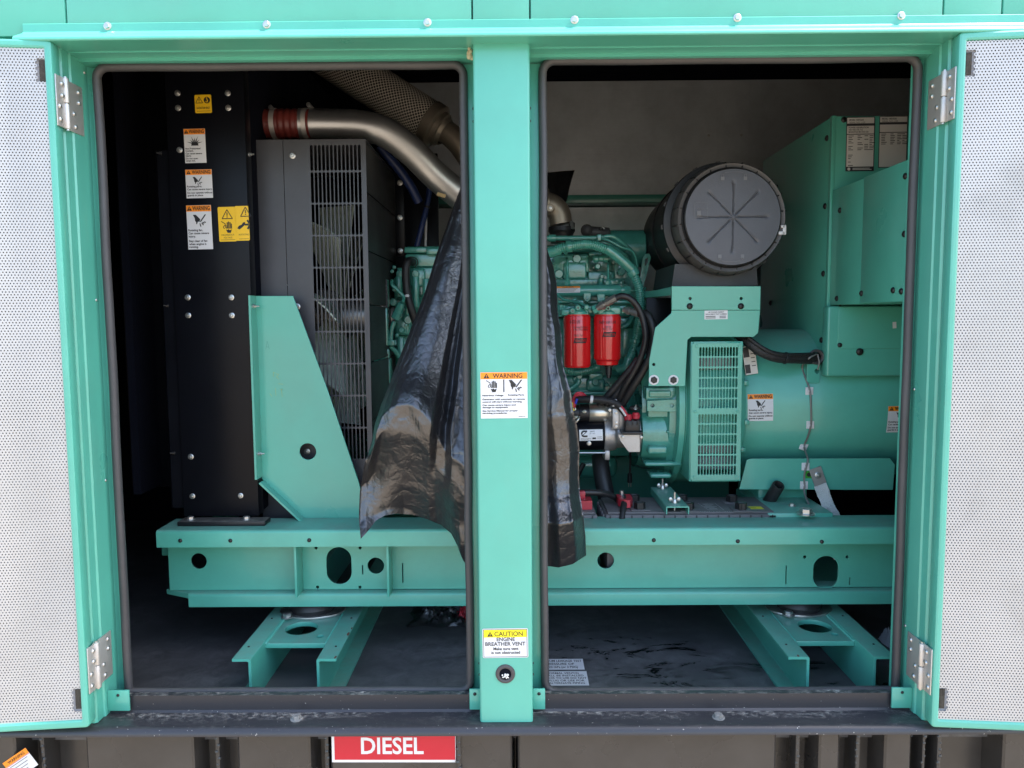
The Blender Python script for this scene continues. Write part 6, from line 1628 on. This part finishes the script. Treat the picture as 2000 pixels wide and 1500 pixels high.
# turbo outlet elbow (brown casting) with clamp
te = thing('turbo_outlet', tuple(P(1090, 440, .9)), 'brown cast metal elbow clamped above the green engine', 'pipe elbow')
MB().tube(spline([P(1040, 398, .88), P(1062, 397, .88), P(1080, 402, .88), P(1092, 416, .88), P(1096, 438, .88)], 10), 21.5 * S(.88), 28).build('elbow', 'bronze', te, 60)
MB().lathe(P(1069, 397, .88), (1, 0, 0), [(0, .040), (.001, .043), (.005, .043), (.006, .040)], 32, False).build('elbow_rib', 'bronze', te)
MB().lathe(P(1074, 406, .838), (0, -1, 0), [(-.004, .012), (.002, .012), (.003, .0105)], 18).build('elbow_pad', 'bronze', te); pbolt(te, 1075, 406, .834, 3.2, 'zinc', 'flange')
MB().lathe(P(1097, 443, .88), (0, 0, -1), [(0, 22 * S(.88)), (.001, 25 * S(.88)), (.014, 26 * S(.88)), (.018, 24 * S(.88)), (.024, 22 * S(.88)), (.05, 21 * S(.88))], 32).build('band_clamp', 'darkmetal', te, 30)
MB().cyl(P(1116, 434, .86), P(1119, 446, .85), .006, 12).build('clamp_bolt', 'zinc', te)
MB().pbox(1112, 434, 1123, 448, .86, .90, .003).build('clamp_lug', 'darkmetal', te)
th_ = thing('heat_hose', tuple(P(1160, 455, 1.0)), 'dark brown hose stub with clamps behind the engine top', 'hose')
MB().cyl(P(1140, 452, 1.05), P(1190, 456, 1.05), 11 * S(1.05), 18, .004).build('hose_body', 'lidring', th_); MB().ball(P(1146, 450, 1.04), 12 * S(1.04), 14).build('hose_elbow', 'lidring', th_, 60)
for px in (1177, 1262):
    pass
MB().tube([P(1173, 447, 1.02), P(1177, 442.5, 1.0), P(1181, 447, 1.0)], .0028, 8).build('clamp_loop', 'zinc', th_)

# red spin-on fuel filters
def canister(pxc, py0, py1, rpx, label, step=None):
    Yc = .685; k = S(Yc - .03); c1, c0 = P(pxc, py0, Yc - .0), P(pxc, py1, Yc - .0); r_ = rpx * S(Yc - .01)
    t_ = thing('fuel_filter', tuple(c0), label, 'filter canister', 'red screw-on fuel filters')
    H = c1.z - c0.z
    MB().lathe((c1.x, Yc, c1.z), (0, 0, -1), [(-.004, r_ * .93), (.0, r_ * .93), (.001, r_ * .985), (.003, r_), (H - .008, r_), (H - .003, r_ * .975), (H, r_ * .92), (H + .001, r_ * .3)], 56).build('canister', 'red', t_, 40)
    warp = lambda X, Z: Yc - math.sqrt(max(1e-7, (r_ + .0003) ** 2 - (X - c1.x) ** 2))
    return t_, Vector((c1.x, Yc - r_, (c1.z + c0.z) / 2)), r_, warp, H, c0
def fprint(t_, c, r_, warp, H, cx, cy, lines):
    L = Label(front_fn(c, 0, warp)); k = S(.65)
    x, y = cx * k, cy * k
    def gridq(key, x0, x1, y0, y1, skew, lift, n=10):
        for i in range(n):
            a_, b_ = x0 + (x1 - x0) * i / n, x0 + (x1 - x0) * (i + 1) / n
            L.poly(key, [(a_ - skew, y0), (b_ - skew, y0), (b_ + skew, y1), (a_ + skew, y1)], lift)
    gridq('box', x - 12.5 * k, x + 12.5 * k, y - 4.8 * k, y + 4.8 * k, 1.4 * k, .0002)
    L.text('mark', 'BALDWIN', x + 10.5 * k, y + 2.4 * k, 5.0 * k, .0005, w=21 * k, bold=.01, flip=True)
    L.text('ink', 'FILTERS', x + 4 * k, y + 12.3 * k, 4.2 * k, .0002, w=17 * k, flip=True)
    for body, dx, dy, h_, w_ in lines: L.text('ink', body, dx * k, dy * k, h_ * k, .0002, w=w_ * k, flip=True, bold=.01)
    L.build(t_, False, [('box', 'logo_panel', 'print')])
    for key, nm, m in (('mark', 'logo_lettering', 'red'), ('ink', 'lettering', 'print')):
        v_, f_ = L.layers[key]; make(nm, [L.fn(*q) for q in v_], f_, m, t_, 0)
a_ = canister(1127, 617, 717, 26.5, 'plain red fuel filter canister nearer the hanging plastic')
fprint(*a_[:5], 4.5, 2.5, [('BF1259', 4, 42, 6, 20), ('FUEL/WATER SEPARATOR', 20, 30, 3.2, 30), ('DIESEL FUEL ONLY', 20, 25.5, 3.2, 30)])
a2 = canister(1186, 617, 703, 26.5, 'red fuel filter canister with a stepped base and black drain stem')
fprint(*a2[:5], 1.5, 2.5 + 5, [('BF1385-SPS', 14, 34, 5.5, 32), ('FUEL', 4, 24, 3.5, 12)])
t2, c2, r2, w2, H2, c0 = a2
MB().lathe((c0.x, .685, c0.z - .0008), (0, 0, -1), [(0, r2 * .90), (.004, r2 * .84), (.010, r2 * .83), (.0125, r2 * .80), (.014, r2 * .6)], 48).build('stepped_base', 'red', t2)
MB().lathe((c0.x + .003, .675, c0.z - .0152), (0, 0, -1), [(0, .014), (.004, .013), (.005, .0095), (.026, .009), (.027, .006), (.036, .006)], 12).build('drain_stem', 'blackplastic', t2)

# starter motor
st = thing('starter_motor', tuple(P(1180, 855, .68)), 'black and silver starter motor with a white logo label', 'starter motor')
Ys = .69
c = P(1150, 853, Ys - .045); R_ = 31.5 * S(Ys - .03)
X = lambda px: P(px, 853, Ys - .04).x
cyl = lambda nm, a, b, prof_r, m, z=c.z, y=Ys, n=48, sm=40: MB().lathe((X(a), y, z), (1, 0, 0), prof_r(X(b) - X(a)), n).build(nm, m, st, sm)
cyl('motor_body', 1098, 1181, lambda l: [(0, R_ * .9), (.003, R_), (l, R_)], 'black')
cyl('drive_ring', 1181.3, 1206, lambda l: [(0, R_ * 1.02), (.001, R_ * 1.04), (l - .010, R_ * 1.04), (l - .004, R_ * 1.0), (l, R_ * .95)], 'castgrey')
cyl('drive_nose', 1206.2, 1250, lambda l: [(0, R_ * .88), (l * .5, R_ * .82), (l, R_ * .9)], 'castgrey')
cyl('mount_flange', 1247, 1262, lambda l: [(0, R_ * 1.15), (.003, R_ * 1.28), (l - .004, R_ * 1.30), (l, R_ * 1.22)], 'castgrey')
q0 = P(1186, 890, Ys - .05)
MB().box(X(1181.5), X(1192), Ys - .035, Ys + .02, q0.z - .016, q0.z + .012, .003).build('ring_foot', 'castgrey', st)
MB().cyl(P(1098, 884.5, Ys - .05), P(1182, 884.5, Ys - .05), .0028, 10).build('through_bolt', 'zinc', st)
zs_ = P(1170, 807.5, Ys - .03).z; r_s = 18 * S(Ys - .03)
c_ = lambda nm, a, b, pr_, m: MB().lathe((X(a), Ys - .012, zs_), (1, 0, 0), pr_(X(b) - X(a)), 36).build(nm, m, st, 40)
c_('solenoid_cap', 1119, 1151.8, lambda l: [(0, r_s * .6), (.002, r_s * .86), (l * .4, r_s * .88), (l * .45, r_s * .98), (l, r_s * .98)], 'blackplastic')
c_('solenoid_can', 1152, 1191, lambda l: [(0, r_s * .97), (.001, r_s), (l - .001, r_s), (l, r_s * .97)], 'nickel')
c_('solenoid_neck', 1191.3, 1212, lambda l: [(0, r_s * .92), (l * .5, r_s * .92), (l, r_s * .7)], 'castgrey')
MB().pbox(1196, 798, 1210, 838, Ys - .060, Ys - .01, .003).build('neck_bracket', 'castgrey', st)
for py in (806, 826, 833): pbolt(st, 1204, py, Ys - .061, 3, 'zinc', 'flange')
MB().pbox(1205, 800, 1226, 842, Ys - .035, Ys + .01, .006).build('neck_casting', 'castgrey', st)
pbolt(st, 1191, 801, Ys - .05, 3.5, 'zinc', 'flange')
for px, py in ((1122, 799), (1142, 804), (1126, 815)):
    b_ = bolt(st, P(px, py, Ys - .045), (-.5, -.8, .1), .006, 'nickel', 'stud', 'terminal')
MB().tube(spline([P(1131, 814, Ys - .05), P(1129, 820, Ys - .055), P(1124, 825, Ys - .055)], 5), .0035, 8).build('braid_link', 'nickel', st, 60)
# label with the broken-ring emblem
wst = lambda X_, Z_: Ys - math.sqrt(max(1e-7, (R_ + .0005) ** 2 - (Z_ - c.z) ** 2))
lc = P(1154.5, 850, Ys - R_); k = S(Ys - R_)
L = Label(front_fn(lc, 1.0, wst))
L.grid('card', -23 * k, 23 * k, -11 * k, 11 * k, .0003, 3, 8)
def ringseg(a0, a1, r0, r1, cx, cy, n=10):
    for i in range(n):
        p_, q_ = R(a0 + (a1 - a0) * i / n), R(a0 + (a1 - a0) * (i + 1) / n)
        L.poly('ink', [(cx + r0 * math.cos(p_), cy + r0 * math.sin(p_)), (cx + r1 * math.cos(p_), cy + r1 * math.sin(p_)), (cx + r1 * math.cos(q_), cy + r1 * math.sin(q_)), (cx + r0 * math.cos(q_), cy + r0 * math.sin(q_))], .0006)
ringseg(75, 195, 3.3 * k, 6.6 * k, -13.5 * k, 3 * k); ringseg(205, 278, 3.3 * k, 6.6 * k, -13.5 * k, 3 * k)
L.poly('ink', [(-14.5 * k, 9.4 * k), (-7.5 * k, 9.4 * k), (-7.5 * k, 6.2 * k), (-13 * k, 6.2 * k)], .0007); L.poly('ink', [(-14 * k, -.2 * k), (-7.2 * k, -.2 * k), (-7.2 * k, -3.4 * k), (-13 * k, -3.6 * k)], .0007)
L.poly('ink', [(-18.5 * k, -.4 * k), (-16.8 * k, -.6 * k), (-8.5 * k, 6.0 * k), (-10.5 * k, 6.1 * k)], .0008)
L.text('ink', '39MT', -2.5 * k, 5.5 * k, 3.0 * k, .0006, w=10 * k); L.text('ink', '24V  7.2kW', -3 * k, 2.2 * k, 1.8 * k, .0006, w=11 * k)
L.text('ink', 'MADE IN MEXICO', -20.5 * k, -7.6 * k, 1.7 * k, .0006, w=20 * k); L.text('ink', 'NO 8201096', -20.5 * k, -9.8 * k, 1.4 * k, .0006, w=16 * k)
L.rect('ink', 2.5 * k, 9.5 * k, -8 * k, -4.6 * k, .0006); L.text('ink', '5284083', 12 * k, -4.6 * k, 1.8 * k, .0006, w=9 * k); L.text('ink', '1015CA', 12 * k, -7.6 * k, 1.8 * k, .0006, w=9 * k)
L.build(st, False, [('card', 'maker_label', 'brightlabel'), ('ink', 'lettering', 'print')])
pbolt(st, 1150.5, 866, Ys - R_ * .95, 4.6, 'zinc', 'flange')
# relay with red boots and its bracket
MB().pbox(1222, 822, 1250, 846, Ys - .085, Ys - .04, .002).build('relay', 'darkmetal', st)
for px in (1226, 1236, 1246): MB().pbox(px - 1.2, 820, px + 1.2, 830, Ys - .089, Ys - .085, .0006).build('relay_fin', 'blackplastic', st)
MB().pbox(1216, 844, 1256, 849, Ys - .095, Ys - .03, .001).build('relay_plate', 'darkmetal', st)
plate_front('relay_bracket', 'castgrey', st, pp([(1207, 849), (1250, 849), (1250, 883), (1228, 883), (1212, 862)], Ys - .08), [], Ys - .08, .004)
for px in (1217, 1253): pbolt(st, px, 854, Ys - .085, 2.8, 'zinc', 'flange')
for px, py in ((1226.5, 815), (1242, 812)):
    c_ = P(px, py + 6, Ys - .065); MB().lathe(c_, (0, 0, 1), [(0, .0095), (.001, .0105), (.006, .0105), (.007, .0115), (.010, .0115), (.011, .0100), (.0165, .0100), (.018, .008)], 20).build('red_boot', 'redcap', st)
MB().ball(P(1240, 797, Ys - .06), .013, 14, (1.3, .8, .6)).build('lead_eyelet', 'rubber_hose', st, 60)
bolt(st, P(1241, 798, Ys - .072), (0, -.6, .8), .006, 'zinc', 'stud', 'terminal')
sl_ = thing('starter_lead', tuple(P(1180, 785, .62)), 'black starter lead with white ties over the silver solenoid', 'cable')
tubep('cable_sleeve', [(1126, 780, .64), (1150, 780, .625), (1175, 781, .62), (1198, 786, .62), (1212, 794, .62)], 7.2, 'wovenblack', 14, sl_)
for px, py in ((1155, 780), (1200, 787)):
    MB().lathe(P(px, py, .622), (1, 0, -.15 if px < 1190 else -.5), [(-.004, .0108), (.0, .0118), (.004, .0108)], 18, False).build('white_tie', 'white', sl_)
for m_, pts in (('white', [(1208, 793, .615), (1216, 803, .61), (1222, 812, .61)]), ('redcap', [(1212, 792, .615), (1220, 802, .61), (1226, 812, .61)]), ('rubber_hose', [(1206, 796, .62), (1220, 815, .625), (1222, 835, .62)])):
    tubep('lead_wire', pts, 2.2, m_, 8, sl_)
rw_ = thing('red_wires', tuple(P(1125, 775, .6)), 'loop of thin red wires with a blue sleeve beside the hanging plastic', 'wires')
for k_ in range(4): tubep('wire_strand', [(1116 + 2 * k_, 796, .645), (1119 + 2 * k_, 780, .64), (1126 + 3 * k_, 768 + 2 * k_, .635), (1138 + 2 * k_, 768 + 2 * k_, .64), (1146 + k_, 776, .65)], 1.9, 'redcap', 8, rw_)
tubep('blue_sleeve', [(1124, 788, .625), (1127, 779, .622)], 2.6, 'blue_wire', 8, rw_); tubep('pale_wire', [(1117, 786, .63), (1118, 797, .63), (1121, 802, .63)], 1.6, 'lemon', 8, rw_)
# large breather boot below the starter and a loose plug
bb = thing('drop_hose', tuple(P(1180, 950, .7)), 'wide flat black hose hanging below the starter motor', 'hose')
MB().tube(spline([P(1172, 890, .78), P(1174, 915, .76), P(1180, 950, .74), P(1190, 1000, .72)], 8), 17 * S(.75), 20).build('hose_body', 'rubber_hose', bb, 60)
tubep('clip_strap', [(1140, 905, .85), (1128, 930, .85), (1112, 970, .86)], 5, 'rubber_hose', 10, bb)
pc = thing('heater_plug', tuple(P(1230, 930, .85)), 'small black mains plug dangling under the engine', 'plug')
tubep('plug_cord', [(1231, 880, .86), (1231, 905, .85), (1230, 925, .85)], 2.2, 'rubber_hose', 8, pc)
MB().lathe(P(1230, 923, .85), (0, 0, -1), [(0, .004), (.004, .007), (.03, .008), (.032, .006)], 12).build('plug_body', 'blackplastic', pc)
for dx in (-2.2, 2.2): MB().cyl(P(1230 + dx, 943, .85), P(1230 + dx, 951, .85), .0013, 8).build('plug_pin', 'nickel', pc)

# ================================================================== hanging black plastic
def film(name, label, TL, LB, RB, BB, yf, nu, nv, crumple, seed):
    """sheet bounded by top, left, right and bottom edges (photo points), standing at depth yf(u,v)"""
    def res(pts, n):
        pts = [Vector((p[0], p[1])) for p in pts]; d = [0]
        for a_, b_ in zip(pts, pts[1:]): d.append(d[-1] + (b_ - a_).length)
        out = []; j = 0
        for i in range(n + 1):
            t_ = d[-1] * i / n
            while j < len(pts) - 2 and d[j + 1] < t_: j += 1
            out.append(pts[j].lerp(pts[j + 1], (t_ - d[j]) / max(1e-9, d[j + 1] - d[j])))
        return out
    T, Lf, Rt, B = res(TL, nu), res(LB, nv), res(RB, nv), res(BB, nu)
    V, Fc = [], []
    for j in range(nv + 1):
        v_ = j / nv
        for i in range(nu + 1):
            u_ = i / nu
            q = T[i] * (1 - v_) + B[i] * v_ + Lf[j] * (1 - u_) + Rt[j] * u_ - (T[0] * (1 - u_) * (1 - v_) + T[-1] * u_ * (1 - v_) + B[0] * (1 - u_) * v_ + B[-1] * u_ * v_)
            Y = yf(u_, v_)
            w_ = P(q.x, q.y, Y)
            e = min(1, 12 * min(u_ + .02, 1 - v_ + .02))
            n1 = noise.ridged_multi_fractal(Vector((w_.x * 5 + seed, w_.z * 4, seed)), 1.0, 2.1, 4, 1.0, 2.0)
            n2 = noise.noise(Vector((w_.x * 16, w_.z * 13, seed + 5)))
            cr = crumple(u_, v_)
            V.append(w_ + Vector((n2 * .004 * cr, (-n1 * .012 + n2 * .007) * cr * (.4 + .6 * e), n2 * .003 * cr)))
    for j in range(nv):
        for i in range(nu):
            o = j * (nu + 1) + i; Fc.append((o, o + 1, o + nu + 2, o + nu + 1))
    o = make(name, V, Fc, 'film', None, 180)
    return tag(o, label, 'plastic sheet')
def interp(tab, x):
    for (a_, b_), (c_, d_) in zip(tab, tab[1:]):
        if x <= c_:
            t_ = (x - a_) / (c_ - a_); t_ = t_ * t_ * (3 - 2 * t_); return b_ + (d_ - b_) * t_
    return tab[-1][1]
foldL = [(0, .035), (.06, -.002), (.22, -.012), (.44, -.018), (.495, .028), (.545, .032), (.60, -.012), (.80, -.022), (1.0, -.010)]
baseL = [(0, .43), (.62, .235), (.72, .190), (.80, .195), (1.0, .300)]
def yL(u, v):
    sp = min(1.0, .25 + 1.1 * v)
    low = max(0, min(1, (v - .72) / .15))
    f_ = interp(foldL, u) * sp * (1 - .75 * low) + low * .010 * math.sin(u * 17)
    lim = .13 + .02 * u
    flap = -.11 * max(0, (v - .86) / .14) * max(0, 1 - u / .30)
    vw_ = v + .045 * math.sin(u * 6.5 + .6) + .05 * noise.noise(Vector((u * 4.5, v * 5, 7.7)))
    return max(lim, lin(baseL, min(1, max(0, vw_))) + f_ + flap)
def lin(tab, x):
    return float(np.interp(x, [a_ for a_, _ in tab], [b_ for _, b_ in tab]))
def crL(u, v): return .36 + 1.35 * math.exp(-((v - .70) / .10) ** 2) + .7 * max(0, min(1, (v - .80) / .08)) * max(0, min(1, (u - .45) / .2))
film('plastic_sheet', 'large sheet of wrinkled black plastic draped from the engine beside the slotted guard',
     [(899, 368), (965, 350)], [(899, 368), (880, 420), (855, 490), (830, 570), (800, 650), (770, 725), (745, 790), (728, 850), (715, 905), (703, 958), (702, 1005), (705, 1052)],
     [(965, 350), (965, 700), (968, 1150)], [(705, 1052), (718, 1038), (735, 1016), (752, 1006), (775, 1002), (805, 1004), (835, 1014), (862, 1024), (882, 1040), (895, 1062), (905, 1092), (930, 1125), (968, 1150)],
     yL, 150, 210, crL, 3.1)
baseR = [(0, .37), (.47, .225), (.55, .215), (.785, .250), (.87, .195), (1.0, .26)]
foldR = [(0, -.02), (.45, .0), (.60, -.020), (.80, -.012), (1.0, .035)]
def yR(u, v): return max(.125, lin(baseR, v) + interp(foldR, u) * (.8 + .3 * math.sin(v * 7 + 1)))
film('plastic_sheet', 'narrow trailing tail of wrinkled black plastic in front of the fuel filters and rail',
     [(1015, 440), (1068, 470)], [(1015, 440), (1015, 800), (1015, 1095)], [(1068, 470), (1080, 520), (1086, 560), (1088, 610), (1092, 650), (1097, 700), (1107, 745), (1116, 790), (1126, 830), (1131, 880), (1129, 930), (1131, 960), (1138, 1000), (1144, 1045), (1144, 1084)],
     [(1015, 1095), (1062, 1104), (1090, 1107), (1118, 1101), (1144, 1084)], yR, 90, 210, lambda u, v: .55 + .9 * max(0, min(1, (.60 - v) / .1)) + .5 * math.exp(-((v - .79) / .03) ** 2), 8.4)
foldT = [(0, .0), (.4, -.03), (.7, .02), (1, -.01)]
film('plastic_wrap', 'knotted corner of dark plastic sticking up behind the brown elbow',
     [(1030, 345), (1070, 338), (1122, 335)], [(1030, 345), (1040, 380), (1050, 410)], [(1122, 335), (1115, 362), (1104, 396)], [(1050, 410), (1080, 402), (1104, 396)],
     lambda u, v: .92 + interp(foldT, u) + .14 * (1 - v), 30, 24, lambda u, v: 1.4, 5.5)

# ================================================================== litter on the tank top
def scrap(name, m, label, cat, cx, cy, rx, ry, h, seed, n=38):
    c_ = PZ(cx, cy, z_floor); V, Fc = [], []
    for j in range(n + 1):
        for i in range(n + 1):
            a_, b_ = 2 * i / n - 1, 2 * j / n - 1
            q = Vector((a_ * 3, b_ * 3, seed)); rr_ = 1 + .25 * noise.noise(q * .6)
            z_ = h * max(0, (1 - max(abs(a_), abs(b_)) ** 2.5)) * (.35 + abs(noise.noise(q)) + .7 * abs(noise.noise(q * 2.3)))
            V.append(c_ + Vector((a_ * rx * rr_, b_ * ry * rr_, .001 + z_)))
    for j in range(n):
        for i in range(n):
            o = j * (n + 1) + i; Fc.append((o, o + 1, o + n + 2, o + n + 1))
    return tag(make(name, V, Fc, m, None, 50), label, cat)
scrap('plastic_scrap', 'film', 'crumpled black plastic scrap lying on the tank top under the rail', 'plastic scrap', 862, 1205, .085, .075, .035, 2.2)
scrap('red_rag', 'redcap', 'small red rag beside the crumpled scrap on the tank top', 'rag', 905, 1206, .030, .045, .03, 6.1, 20)
scrap('white_rag', 'white', 'scrap of white cloth at the outer end of the right channel pair', 'rag', 1752, 1262, .03, .05, .05, 9.3, 20)
